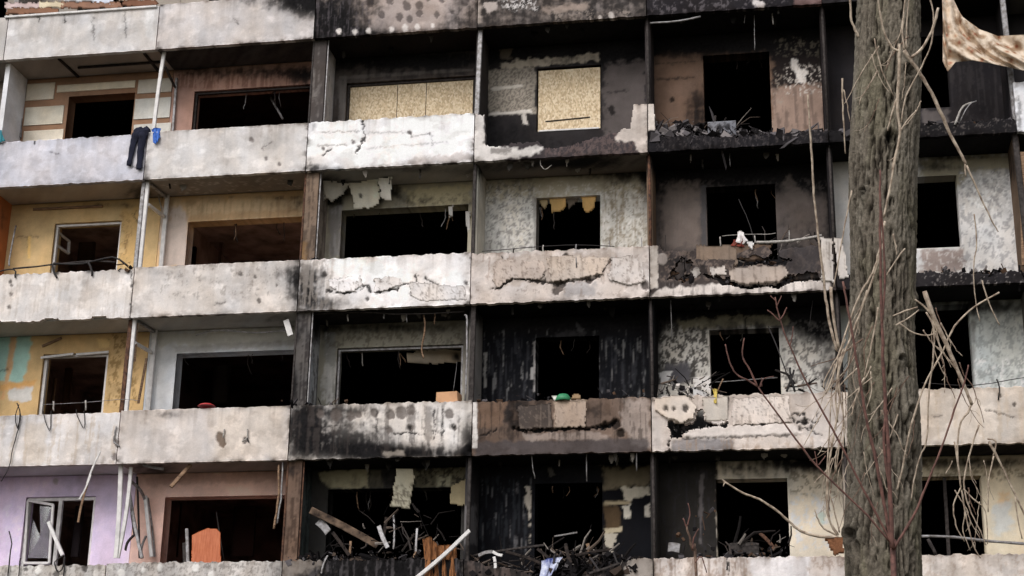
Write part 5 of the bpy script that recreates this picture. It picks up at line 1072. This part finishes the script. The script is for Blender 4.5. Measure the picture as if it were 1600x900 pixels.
o = beam('metal_profile', onY(292, 826, .5), onY(294, 880, .5), .06, .04, M_STEEL); tag(o, 'short grey metal profile standing beside the orange wooden panel', 'profile')
o = beam('metal_plate', onY(288, 848, .55), onY(289, 880, .55), .07, .02, M_DARKST); tag(o, 'dark narrow plate left of the short grey metal profile', 'plate')
o = tube('stick', [onY(338, 800, DP+.1), onY(344, 840, .9), onY(350, 875, .7)], .012, M_DARKST); tag(o, 'thin dark stick leaning behind the orange wooden panel', 'stick')

def bowl(name, x, y, Y, r, h, mat, seg=20):
    c = onY(x, y, Y); prof = [(.0, 0), (.55, 0), (.8, .35), (1, 1), (.94, 1), (.74, .4), (.5, .1), (0, .1)]
    V, Fs = [], []
    for (pr, pz) in prof:
        for k in range(seg):
            a = 6.2832*k/seg
            V.append((c[0]+r*max(pr, .01)*math.cos(a), c[1]+r*max(pr, .01)*math.sin(a), c[2]+h*(1-pz)))
    for j in range(len(prof)-1):
        for k in range(seg): Fs.append((j*seg+k, j*seg+(k+1) % seg, (j+1)*seg+(k+1) % seg, (j+1)*seg+k))
    return poly(name, V, Fs, mat, smooth=True)
tag(bowl('bowl', 880, 627, .06, .15, .12, plain('green_plastic', C(60, 138, 96), .5, .4, var=.1)), 'green plastic bowl upside down on the brown sooty parapet', 'bowl')
tag(chunk('plaster_lump', [(864, 618), (872, 617), (874, 625), (863, 625)], .03, .08, M_CONC, base=C(226, 222, 214), seed=9), 'small white lump next to the green bowl', 'lump')
tag(chunk('plaster_lump', [(893, 622), (900, 612), (910, 622)], .03, .08, M_CONC, base=C(150, 126, 100), seed=10), 'brown lump of plaster beside the green bowl', 'lump')
tag(bowl('basin', 323, 635, .06, .165, .045, plain('red_plastic', C(186, 58, 60), .5, .4, var=.1)), 'red plastic basin upside down on a pale parapet', 'basin')
def carton():
    p = [onY(682, 613, .02), onY(714, 611, .05), onY(715, 630, .05), onY(681, 629, .02)]
    q = [a+np.array([.03, .28, .0]) for a in p]
    V = p+q
    return poly('cardboard_box', V, [(0, 1, 2, 3), (7, 6, 5, 4), (0, 4, 5, 1), (1, 5, 6, 2), (2, 6, 7, 3), (3, 7, 4, 0)], plain('cardboard', C(206, 160, 124), .9, .1, var=.1, scale=4))
tag(carton(), 'tan cardboard box tilted on the black streaked parapet', 'box')
o = slab('metal_box', onY(1106, 200, .1)[0], onY(1150, 200, .1)[0], onY(1130, 213, .1)[2], onY(1130, 190, .1)[2], .08, .3, .02, C(120, 120, 126), [SP([(1125, 200, 4), (1137, 199, 4)], C(20, 20, 22), .02), PEEL(R(1104, 188, 1152, 214), C(60, 58, 60), .56, 18, .7)], 21, M_PLASTER, None)
tag(o, 'burnt grey metal box with two round holes among black rubble', 'box')
M_RAGW = cloth_mat('white_cloth', C(222, 218, 216), C(170, 160, 158), 14)
o = drape('white_rag', [(1152, 362), (1158, 360), (1162, 364)], [(1150, 378), (1160, 382), (1168, 376)], .02, -.05, M_RAGW, 2, .02, 14, 12)
tag(o, 'white rag snagged on wire above the smashed brown parapet', 'rag')
o = chunk('plaster_lump', [(1168, 378), (1177, 376), (1177, 388), (1171, 388)], -.03, .05, M_CONC, base=C(226, 222, 220), seed=31); tag(o, 'white plaster lump below the snagged white rag', 'lump')
o = drape('red_rag', [(1146, 374), (1164, 372)], [(1142, 384), (1162, 386)], .0, -.05, cloth_mat('red_cloth', C(120, 56, 46), C(70, 36, 32)), 2, .02, 16, 10); tag(o, 'dull red rag under the white rag on smashed parapet', 'rag')
o = drape('yellow_rag', [(1113, 608), (1117, 606), (1121, 609)], [(1116, 628), (1118, 631), (1120, 624)], .0, -.06, cloth_mat('yellow_cloth', C(206, 182, 96), C(150, 130, 70)), 1, .015, 12, 12); tag(o, 'small yellow rag on the holed pale parapet', 'rag')
o = tube('stick', [onY(1121, 612, -.02), onY(1126, 600, .0), onY(1130, 592, .02)], .012, M_WOOD); tag(o, 'short pale stick beside the small yellow rag', 'stick')

# fallen timbers and bent metal of the burnt bottom row
M_OLDW = plain('scorched_wood', C(124, 104, 88), .9, .15, var=.3, scale=7, c2=C(48, 40, 36))
TIM = [((485, 797, .35), (590, 852, .75), .13, .05, M_OLDW, 'fallen_plank', 'long brown scorched plank slanting down inside the wide burnt opening', 'plank'),
 ((497, 815, .5), (513, 832, .5), .14, .04, M_STEEL, 'fallen_board', 'short grey board under the upper end of the slanting plank', 'board'),
 ((520, 832, .4), (546, 868, .3), .06, .03, M_CHAR, 'fallen_lath', 'dark lath below the slanting plank', 'lath'),
 ((592, 822, .6), (606, 856, .5), .08, .03, M_STEEL, 'bent_metal_strip', 'grey metal strip tilted left inside the wide burnt opening', 'metal strip'),
 ((615, 805, .8), (615, 858, .7), .035, .03, M_STEEL, 'metal_rod', 'thin upright rod in the middle of the wide burnt opening', 'rod'),
 ((604, 808, .9), (596, 852, .8), .06, .03, M_CHAR, 'charred_lath', 'charred lath behind the tilted grey metal strip', 'lath'),
 ((652, 826, .5), (650, 862, .4), .04, .03, M_STEEL, 'metal_rod', 'pale upright rod left of the brown curtain', 'rod'),
 ((650, 862, .4), (645, 880, .2), .03, .02, M_WOOD, 'splinter', 'pale splinter at the foot of the pale upright rod', 'splinter'),
 ((648, 834, .7), (628, 862, .6), .04, .03, M_CHAR, 'charred_lath', 'charred lath leaning right behind the pale upright rod', 'lath'),
 ((548, 846, .5), (546, 868, .4), .04, .03, M_WOOD, 'splinter', 'short upright splinter under the slanting plank', 'splinter'),
 ((512, 868, -.03), (502, 896, -.06), .03, .02, M_STEEL, 'metal_strip', 'thin pale strip hanging over the black parapet below the slanting plank', 'metal strip'),
 ((748, 868, .0), (770, 862, -.03), .06, .03, M_STEEL, 'bent_metal_strip', 'pale bent strip lying along the collapsed balcony edge', 'metal strip'),
 ((770, 862, -.03), (785, 868, -.06), .05, .03, M_WHITE, 'bent_metal_strip', 'bright end piece of bent metal above the hanging white strip', 'metal strip'),
 ((772, 870, -.06), (774, 888, -.08), .05, .03, M_WHITE, 'metal_strip', 'short white strip hanging at the collapsed balcony', 'metal strip'),
 ((740, 868, .3), (850, 852, .4), .04, .04, M_DARKST, 'burnt_rail', 'long burnt rail lying across the back of the collapsed balcony', 'rail'),
 ((790, 862, .1), (850, 882, .0), .05, .04, M_CHAR, 'charred_lath', 'charred lath sloping right towards the blue and white cloth', 'lath'),
 ((840, 858, .3), (866, 880, .1), .05, .03, M_CHAR, 'charred_lath', 'charred lath just above the blue and white cloth', 'lath'),
 ((884, 850, .2), (892, 880, .0), .06, .04, M_CHAR, 'charred_post_stump', 'upright charred stump right of the blue and white cloth', 'stump'),
 ((900, 868, .1), (960, 858, .2), .05, .04, M_CHAR, 'charred_lath', 'charred lath level with the parapet right of the charred stump', 'lath'),
 ((958, 862, .0), (968, 888, -.03), .03, .02, M_WIRE, 'bent_wire', 'black bent wire at the right end of the collapsed balcony', 'wire'),
 ((920, 896, -.05), (968, 880, -.05), .035, .02, M_DARKST, 'burnt_rod', 'burnt rod slanting over the pale right end of the collapsed balcony', 'rod'),
 ((918, 850, .4), (922, 868, .3), .06, .04, M_WOOD, 'timber_stub', 'brown timber stub inside the black doorway of the collapsed balcony', 'stub'),
 ((866, 838, DP), (902, 832, DP), .03, .03, M_STEEL, 'metal_rod', 'thin level rod across the black doorway of the collapsed balcony', 'rod'),
 ((1188, 834, .9), (1210, 858, .5), .06, .04, M_RUST, 'rusty_strip', 'rusty strip sloping right in the opening beside the beige wall', 'strip'),
 ((1140, 858, .5), (1186, 858, .5), .20, .04, M_DARKST, 'burnt_sheet', 'dark flat panel behind the parapet in the opening beside the beige wall', 'panel'),
 ((1044, 855, .5), (1062, 857, .5), .16, .03, M_STEEL, 'grey_board', 'small grey board at the foot of the black wall near red twigs', 'board')]
for (a, b_, w_, h_, m_, nm, lb, ct) in TIM:
    tag(beam(nm, onY(*a), onY(*b_), w_, h_, m_, n=4, bend=rnd.uniform(-.02, .02)), lb, ct)
def tangle(name, boxes, n, label, seed):
    rr = random.Random(seed); V, Fs, Cc = [], [], []
    for k in range(n):
        (xa, ya, xb, yb, Y0, Y1) = boxes[k % len(boxes)]
        p = onY(rr.uniform(xa, xb), rr.uniform(ya, yb), rr.uniform(Y0, Y1))
        L = rr.uniform(.08, .6)*rr.uniform(.4, 1); a = rr.gauss(1.57 if rr.random() < .35 else .2, .7)
        d = np.array([math.cos(a), rr.uniform(-.4, .4), math.sin(a)])*L
        w = .005+.024*rr.random()**2; bend = np.array([rr.uniform(-1, 1), rr.uniform(-1, 1), rr.uniform(-.5, 1)])*L*.15
        nrm = np.array([-math.sin(a), 0, math.cos(a)])*w; cc = np.asarray(rr.choice([C(28, 26, 26), C(28, 26, 26), C(44, 40, 39), C(70, 64, 62), C(96, 84, 76), C(130, 122, 116)]))
        k0 = len(V); up = np.array([0, w*.6, 0])
        for j, t in enumerate((0, .5, 1)):
            q = p+d*t+bend*(1 if j == 1 else 0); g = 1-.4*t
            V += [q-nrm*g, q+up, q+nrm*g, q-up]; Cc += [cc]*4
        for j in range(2):
            for i in range(4): Fs.append((k0+j*4+i, k0+j*4+(i+1) % 4, k0+j*4+4+(i+1) % 4, k0+j*4+4+i))
        Fs += [(k0, k0+1, k0+2, k0+3), (k0+11, k0+10, k0+9, k0+8)]
    o = poly(name, V, Fs, M_PLASTER, col=np.array(Cc)); tag(o, label, 'debris', kind='stuff')
tangle('charred_debris', [(500, 838, 720, 872, .2, .8), (560, 800, 700, 866, .4, .9)], 60, 'tangle of charred laths and strips in the wide burnt opening', 3)
tangle('charred_debris', [(738, 872, 985, 902, -.05, .4), (738, 866, 985, 896, .1, .5), (845, 856, 935, 880, .2, .9)], 105, 'tangle of charred laths and wire on the collapsed balcony', 4)
tangle('charred_debris', [(1024, 400, 1285, 440, .05, .4), (1140, 372, 1285, 400, .05, .3)], 55, 'tangle of burnt rods and splinters in the smashed grey parapet', 5)
tangle('charred_debris', [(1022, 192, 1160, 212, .0, .4)], 25, 'burnt splinters sticking out of the black rubble heap', 6)
tangle('charred_debris', [(1030, 590, 1110, 618, .0, .3), (1220, 596, 1320, 614, .0, .2), (1130, 845, 1235, 868, .2, .7)], 70, 'burnt splinters along the holed pale parapet and the opening below', 7)
o = beam('split_lath', onY(157, 705, -.12), onY(136, 756, -.1), .035, .02, M_WHITE, n=3, bend=.02)
e_ = empty('split_lath_bundle', onY(140, 740, -.1)); tag(e_, 'pale split laths dangling in front of the lilac wall', 'laths')
adopt(e_, o, beam('split_lath', onY(138, 752, -.1), onY(122, 816, -.1), .04, .02, M_WOOD, n=3, bend=.02), beam('split_lath', onY(142, 742, -.11), onY(124, 780, -.1), .03, .02, M_WHITE, n=3, bend=-.02))
o = tube('cable', [onY(14, 830, -.03), onY(18, 850, -.05), onY(12, 900, -.05), onY(10, 960, -.05)], .012, M_WIRE, sub=4, jit=.004); tag(o, 'black cable hanging over the bottom left parapet near the corner', 'cable')
o = tube('cable', [onY(32, 872, .0), onY(30, 888, -.04), onY(31, 930, -.04)], .01, M_WIRE, sub=4, jit=.004); tag(o, 'short black cable hanging right of the long black cable', 'cable')
o = tube('wire_loop', [onY(100, 868, .0), onY(86, 878, -.04), (onY(90, 893, -.05)), onY(98, 888, -.05), onY(101, 870, -.04), onY(99, 915, -.04)], .012, M_WIRE, sub=5, jit=.003); tag(o, 'looped black wire on the parapet under the broken white sash', 'wire')

# ------------------------------------------------------------------ the tree
TD = 11.4
def bark_mat():
    m, nt, b = mat_new('furrowed_bark', .95, .04)
    at_ = nt.nodes.new('ShaderNodeAttribute'); at_.attribute_name = 'Col'
    tc = nt.nodes.new('ShaderNodeTexCoord')
    n = noise(nt, 70, 5, tc.outputs['Object'], .7)
    mr = nt.nodes.new('ShaderNodeMapRange'); mr.inputs[1].default_value = .25; mr.inputs[2].default_value = .75; mr.inputs[3].default_value = .55; mr.inputs[4].default_value = 1.35
    nt.links.new(n.outputs['Fac'], mr.inputs[0])
    mx = nt.nodes.new('ShaderNodeMix'); mx.data_type = 'RGBA'; mx.blend_type = 'MULTIPLY'; mx.inputs[0].default_value = 1
    nt.links.new(at_.outputs['Color'], mx.inputs[6]); nt.links.new(mr.outputs[0], mx.inputs[7]); nt.links.new(mx.outputs[2], b.inputs['Base Color'])
    add_bump(nt, b, n.outputs['Fac'], .8, .01)
    return m
M_BARK = bark_mat()
M_TWIG = plain('pale_twig_bark', C(196, 180, 162), .85, .2, var=.2, scale=22, c2=C(124, 106, 92))
M_TWIGD = plain('brown_twig_bark', C(128, 106, 92), .85, .2, var=.2, scale=30, c2=C(84, 66, 58))
M_RED = plain('red_brown_twig_bark', C(122, 88, 80), .75, .2, var=.2, scale=24, c2=C(84, 62, 58))
M_REDT = plain('red_twig_tip', C(150, 80, 68), .7, .25, var=.2, scale=24, c2=C(104, 62, 56))
pT = at(1391, 0, TD+.6); pB = at(1379, 900, TD)
axis = pB-pT
tb = (pT[2])/(pT[2]-pB[2]); base_p = pT+axis*tb                      # where the axis meets the ground
tree = empty('tree', (base_p[0], base_p[1], 0))
tag(tree, 'old tree with thick furrowed grey brown trunk standing before the burnt balconies', 'tree')
def trunk():
    top = pT-axis*.85
    NV, NU = 620, 150
    s = np.linspace(0, 1, NV); a = np.linspace(0, 2*math.pi, NU, endpoint=False)
    SS, AA = np.meshgrid(s, a, indexing='ij')
    ctr = base_p[None, :]+(top-base_p)[None, :]*s[:, None]
    L = np.linalg.norm(top-base_p)
    h = SS*L
    # trunk radius: 0.26 m in view, flaring to the root and thinner above
    rad = .262-.006*(h-3)+.22*np.exp(-h*1.8)
    ctr[:, 0] += .03*np.sin(s*9)
    u = AA/(2*math.pi)
    R0 = .26
    arc = R0*np.cos(AA); arc2 = R0*np.sin(AA)
    def per(f, g, sd, o=4):         # seamless around the trunk
        w = np.abs(((u+.25) % 1)-.5)*2
        A_ = fbm_s(u*1.6*f+ (fbm(u*6, h*1.2, sd+9, 2)-.5)*.9, h*g, sd, o); B_ = 0
        k = sst(.9, 1.0, u)
        return A_*(1-k)+fbm_s((u-1)*1.6*f+(fbm((u-1)*6, h*1.2, sd+9, 2)-.5)*.9, h*g, sd, o)*k
    n1 = per(19, 1.25, 5, 4)
    ridge = 1-np.abs(n1-.5)*2                                       # long plates parted by furrows
    fur = sst(.84, .98, ridge)*sst(.28, .5, per(7, 1.6, 65, 3))
    n2 = per(40, 5, 15, 3)
    fine = sst(.84, .97, 1-np.abs(n2-.5)*2)
    n3 = per(60, 40, 25, 3)
    big = per(3, .8, 35, 3)
    d = -.040*fur-.012*fine+.010*(n3-.5)+.018*(big-.5)
    rr = rad+d+.012*np.sin(h*2.1+2*AA)+.008*np.sin(h*4.7+AA)
    V = np.stack([ctr[:, None, 0]+rr*np.cos(AA), ctr[:, None, 1]+rr*np.sin(AA), ctr[:, None, 2]+0*AA], -1).reshape(-1, 3)
    base = C(118, 110, 99); lite = C(144, 137, 125); dark = C(34, 29, 25); green = C(120, 115, 94)
    col = base[None, None]*(0.7+.6*n3[..., None])
    k = sst(.45, .75, big)[..., None]*.6; col = col*(1-k)+lite*k
    k = sst(.5, .8, per(5, 1.1, 45, 3))[..., None]*.45; col = col*(1-k)+green*k
    k = np.clip(fur*.9+fine*.4, 0, .92)[..., None]; col = col*(1-k)+dark*k
    # knots and branch scars on the side of the saplings
    vx, vy = proj(V); front = (V[:, 1] < np.repeat(ctr[:, 1], NU)+.05)
    colf = col.reshape(-1, 3); out = np.repeat(0.0, len(V))
    for (kx, ky, kr) in [(1391, 214, 11), (1419, 110, 10), (1436, 472, 9), (1386, 690, 8), (1330, 836, 12), (1350, 300, 6), (1424, 640, 7), (1366, 70, 7), (1408, 560, 6)]:
        dd = np.hypot(vx-kx, (vy-ky)*.8)+(n3.ravel()-.5)*6
        ring = np.exp(-((dd-kr)/3.5)**2)*front; core = sst(kr, kr*.4, dd)*front
        out += .022*ring-.03*core
        colf = colf*(1-.75*core[:, None])*(1-.3*(ring*sst(.4, .6, n3.ravel()))[:, None])
    rad_dir = np.stack([np.cos(AA).ravel(), np.sin(AA).ravel(), 0*AA.ravel()], 1)
    V = V+rad_dir*out[:, None]; col = colf.reshape(col.shape)
    idx = np.arange(NV*NU).reshape(NV, NU)
    Q = np.stack([idx[:-1], np.roll(idx, -1, 1)[:-1], np.roll(idx, -1, 1)[1:], idx[1:]], -1).reshape(-1, 4)
    return quads('trunk', V, Q, M_BARK, None, col.reshape(-1, 3), smooth=True), top
tr, top_p = trunk()
adopt(tree, tr)
# limbs above the picture
for k in range(5):
    a = k*1.3+.4; z = .3+.12*k
    s0 = top_p+(base_p-top_p)*(.16-.035*k)
    d = np.array([math.cos(a), math.sin(a), 0])
    adopt(tree, tube('limb', [s0, s0+d*.7+np.array([0, 0, .7]), s0+d*1.5+np.array([0, 0, 2.0]), s0+d*2.0+np.array([0, 0, 3.6])], [.12, .09, .06, .02], M_TWIGD, sides=9, sub=5, jit=.02, seed=k))
adopt(tree, tube('limb', [top_p-(top_p-base_p)*.02, top_p+np.array([.2, 0, 1.2]), top_p+np.array([.1, .2, 2.6]), top_p+np.array([.4, .1, 4.4])], [.17, .12, .08, .02], M_TWIGD, sides=9, sub=5, jit=.02, seed=9))

def twig(pts, w0, w1, depth=TD-.35, m=None, par=None, name='twig', d2=None, jit=.0015, ws=.64):
    n = len(pts)
    P = [at(p[0], p[1], depth+((d2 or depth)-depth)*i/(n-1)) for i, p in enumerate(pts)]
    k = depth/F_PX/2
    o = tube(name, P, [w0*k*ws, w1*k*ws], m or M_TWIG, sides=7, sub=4, jit=jit, seed=int(pts[0][0]*3+pts[0][1]))
    adopt(par or tree, o)
    return o
TW = [  # water shoots and broken twigs of the old tree: path in the photograph, width at both ends
 ([(1342, 58), (1336, 45), (1329, 25), (1329, -20)], 6, 5), ([(1408, 80), (1394, 74), (1379, 42), (1370, -15)], 6, 4), ([(1413, 78), (1410, 48), (1416, -15)], 5, 4), ([(1416, 76), (1417, 40), (1422, -15)], 4, 3),
 ([(1424, 90), (1440, 76), (1456, 48), (1466, 12)], 8, 6), ([(1408, 190), (1416, 150), (1440, 104), (1455, 68), (1459, 30), (1452, -10)], 4, 4),
 ([(1405, 68), (1405, 112), (1402, 165), (1406, 210), (1398, 252), (1389, 300), (1381, 340)], 8, 5), ([(1412, 78), (1431, 106), (1456, 146), (1478, 196), (1500, 238), (1509, 256)], 10, 7), ([(1508, 256), (1509, 276)], 5, 3), ([(1510, 258), (1534, 312), (1553, 350), (1560, 362)], 5, 2.5),
 ([(1366, 60), (1378, 110), (1396, 150)], 3.5, 2.5), ([(1405, 145), (1394, 176), (1387, 204)], 5, 3.5), ([(1362, 85), (1374, 120), (1390, 145)], 3, 2),
 ([(1383, 345), (1374, 390), (1364, 425), (1345, 458), (1326, 505), (1312, 550), (1300, 592), (1290, 616)], 6, 4), ([(1380, 380), (1362, 440), (1337, 508), (1316, 562), (1306, 612), (1309, 660)], 6, 4), ([(1318, 545), (1310, 580), (1312, 620), (1303, 680), (1296, 720), (1293, 772), (1296, 812), (1308, 836)], 5, 5),
 ([(1322, 530), (1307, 560), (1290, 590), (1286, 606)], 4, 2.5), ([(1312, 560), (1308, 600), (1318, 650), (1312, 690), (1306, 740)], 4, 3), ([(1316, 690), (1307, 706), (1305, 735)], 4, 3),
 ([(1262, 148), (1266, 205), (1269, 255), (1272, 305), (1278, 362), (1286, 425), (1292, 478), (1300, 522), (1308, 548)], 4.5, 7), ([(1316, 122), (1317, 165), (1319, 205), (1321, 240)], 4.5, 3), ([(1331, 298), (1322, 340), (1312, 396), (1303, 448)], 4, 3), ([(1298, 448), (1303, 500), (1311, 545)], 8, 7),
 ([(1318, 140), (1324, 165), (1328, 190)], 3, 2), ([(1372, 480), (1366, 520), (1357, 560), (1350, 590)], 5, 3), ([(1350, 590), (1338, 620), (1330, 650)], 4, 3), ([(1360, 580), (1362, 610), (1354, 640)], 3, 2.5),
 ([(1444, 455), (1460, 498), (1485, 552), (1506, 602), (1518, 632)], 12, 8), ([(1518, 632), (1512, 645), (1500, 664), (1496, 710), (1502, 765)], 6, 4), ([(1430, 468), (1454, 490), (1461, 520), (1472, 548), (1494, 578)], 5, 4), ([(1447, 488), (1459, 512), (1458, 560), (1451, 620), (1448, 688), (1438, 712), (1428, 750), (1424, 782)], 5, 3.5),
 ([(1562, 457), (1522, 480), (1492, 510), (1472, 550), (1442, 608), (1420, 680), (1410, 732), (1402, 766)], 4.5, 5), ([(1395, 494), (1414, 486), (1434, 480)], 4, 4), ([(1400, 508), (1418, 498), (1436, 484)], 3.5, 3), ([(1404, 504), (1428, 520), (1452, 524), (1465, 514), (1464, 500)], 4, 3),
 ([(1462, 500), (1456, 530), (1470, 575), (1480, 590)], 3, 2), ([(1545, 690), (1562, 722), (1586, 772), (1604, 812)], 7, 4), ([(1553, 712), (1545, 752), (1544, 800)], 4, 3), ([(1586, 772), (1590, 810), (1597, 842)], 4, 3), ([(1543, 686), (1556, 690), (1552, 712)], 4, 4),
 ([(1522, 334), (1526, 380), (1521, 420), (1524, 468), (1531, 502)], 3.5, 2.5), ([(1534, 438), (1546, 476), (1562, 508)], 4, 3), ([(1530, 664), (1518, 698), (1506, 752), (1514, 792), (1532, 830), (1541, 852)], 4.5, 3), ([(1492, 690), (1500, 750), (1508, 800), (1520, 850), (1532, 872)], 5, 3), ([(1502, 760), (1490, 788), (1494, 820), (1507, 846)], 4, 2.5), ([(1505, 764), (1526, 784), (1540, 800), (1543, 850)], 4, 2.5), ([(1508, 800), (1505, 830), (1516, 860)], 3, 2), ([(1488, 720), (1484, 730), (1477, 740)], 3, 2),
 ([(1310, 839), (1280, 838), (1252, 830), (1233, 815), (1214, 798), (1186, 780), (1160, 770), (1133, 753)], 8, 4.5), ([(1133, 753), (1129, 749)], 4.5, 3), ([(1133, 753), (1130, 760)], 4, 2.5), ([(1310, 836), (1296, 812), (1291, 780), (1294, 700), (1299, 620)], 5, 3), ([(1308, 836), (1288, 826), (1278, 812), (1273, 796)], 5, 3), ([(1312, 832), (1304, 800), (1296, 770)], 4, 3),
 ([(1395, 365), (1400, 385), (1401, 398)], 4, 3), ([(1414, 388), (1398, 410), (1385, 430)], 4, 3)]
for pts, w0, w1 in TW:
    onT = 1330 < np.mean([p[0] for p in pts]) < 1440
    twig(pts, w0*1.0, w1*1.0, TD-.36 if onT else TD-.15)
# many thinner shoots around the trunk, each with a fork or two
tw = random.Random(21)
for (xa, ya, xb, yb, n, L0, L1, a0) in [(1330, 430, 1380, 600, 12, 70, 170, 2.0), (1296, 560, 1330, 720, 10, 50, 130, 1.75), (1440, 470, 1500, 600, 7, 60, 140, 1.35), (1488, 690, 1545, 790, 6, 40, 90, 1.35), (1370, 20, 1440, 200, 8, 50, 120, 1.9), (1390, 560, 1440, 700, 5, 60, 120, 1.8), (1340, 640, 1400, 800, 6, 50, 110, 1.4)]:
    for k in range(n):
        x, y = tw.uniform(xa, xb), tw.uniform(ya, yb); a = tw.gauss(a0, .25); L = tw.uniform(L0, L1)
        pts = [(x, y)]
        for j in range(5):
            a += tw.gauss(0, .16); x += math.cos(a)*L/5; y += math.sin(a)*L/5; pts.append((x, y))
        w = tw.uniform(2.2, 4.2)
        dd = TD-.36 if 1325 < pts[2][0] < 1445 else TD-.15
        twig(pts, w, w*.45, dd, tw.choice([M_TWIG, M_TWIG, M_TWIGD]))
        for f in range(tw.randrange(0, 3)):
            q = pts[tw.randrange(2, 5)]; a2 = a+tw.choice([-.6, .6])*tw.uniform(.6, 1.2); l2 = tw.uniform(8, 26)
            twig([q, (q[0]+math.cos(a2)*l2*.5, q[1]+math.sin(a2)*l2*.5), (q[0]+math.cos(a2+.25)*l2, q[1]+math.sin(a2+.25)*l2)], w*.6, w*.25, dd)
knob = chunk('bark_flap', [(1290, 842), (1316, 838), (1318, 862), (1304, 866)], at(1305, 850, TD-.2)[1], .06, M_BARK, base=C(128, 88, 64), seed=5, rough=2)
adopt(tree, knob)

# ------------------------------------------------------------------ red brown saplings in front of the trunk
SD = 10.3
def sapling(name, root, label, group=None):
    p = at(root[0], root[1], SD)
    e = empty(name, (p[0], p[1], 0)); tag(e, label, 'sapling', group)
    return e, p
sap, pr = sapling('sapling', (1397, 905), 'red brown forked sapling growing directly in front of the thick trunk')
k = SD/F_PX/2
adopt(sap, tube('stem', [(pr[0]+.02, pr[1], -.02), (pr[0]-.02, pr[1], .8), pr, at(1397, 857, SD)], [.022, .02, .018, .016], M_RED, sides=8, sub=4, jit=.004))
for pts, w0, w1 in [
 ([(1397, 858), (1386, 835), (1357, 780), (1333, 733), (1310, 687), (1267, 610), (1233, 537), (1219, 500), (1211, 464)], 7, 3), ([(1219, 502), (1208, 492), (1199, 484)], 4, 2.5), ([(1219, 500), (1226, 488), (1229, 480)], 4, 2.5), ([(1234, 540), (1238, 524), (1239, 510)], 4, 2), ([(1212, 470), (1204, 462)], 3, 2), ([(1214, 478), (1221, 462)], 3, 2), ([(1240, 550), (1228, 530)], 3, 2),
 ([(1389, 845), (1340, 790), (1277, 729), (1232, 670), (1184, 604)], 6, 4), ([(1184, 604), (1168, 594), (1150, 584), (1139, 562), (1133, 538)], 5, 3), ([(1184, 604), (1170, 575), (1160, 556), (1163, 528)], 5, 3), ([(1186, 606), (1194, 592), (1209, 588)], 4, 2), ([(1277, 729), (1273, 705)], 3, 2), ([(1279, 727), (1290, 712)], 4, 2.5), ([(1190, 604), (1190, 590)], 3, 2),
 ([(1397, 857), (1428, 805), (1446, 762), (1470, 702), (1491, 640), (1506, 600), (1513, 570)], 7, 3.5),
 ([(1394, 856), (1392, 800), (1390, 762), (1388, 700), (1384, 640), (1380, 572), (1378, 500), (1376, 420), (1375, 335), (1375, 265)], 13, 5),
 ([(1393, 852), (1384, 800), (1369, 722), (1356, 666), (1348, 622), (1338, 560), (1328, 500), (1317, 440)], 9, 5), ([(1385, 640), (1381, 690), (1390, 762)], 7, 8), ([(1317, 440), (1321, 452)], 4, 4), ([(1375, 300), (1383, 430), (1378, 505)], 5, 6)]:
    twig(pts, w0, w1, SD, M_RED, sap, 'branch')
sap2, pr2 = sapling('sapling', (1088, 905), 'slim red tipped sapling rising before the pale bottom row parapet')
adopt(sap2, tube('stem', [(pr2[0], pr2[1], -.02), (pr2[0]+.01, pr2[1], .9), pr2, at(1082, 860, SD), at(1073, 822, SD)], [.014, .012, .01, .008, .006], M_TWIGD, sides=7, sub=4, jit=.003))
for pts, w0, w1 in [([(1073, 822), (1078, 804), (1075, 786)], 4, 2.5), ([(1073, 824), (1067, 810)], 4, 3), ([(1082, 858), (1084, 840), (1092, 826)], 4, 3), ([(1086, 880), (1096, 870), (1104, 895)], 3, 2.5)]:
    twig(pts, w0, w1, SD, M_RED, sap2, 'branch')
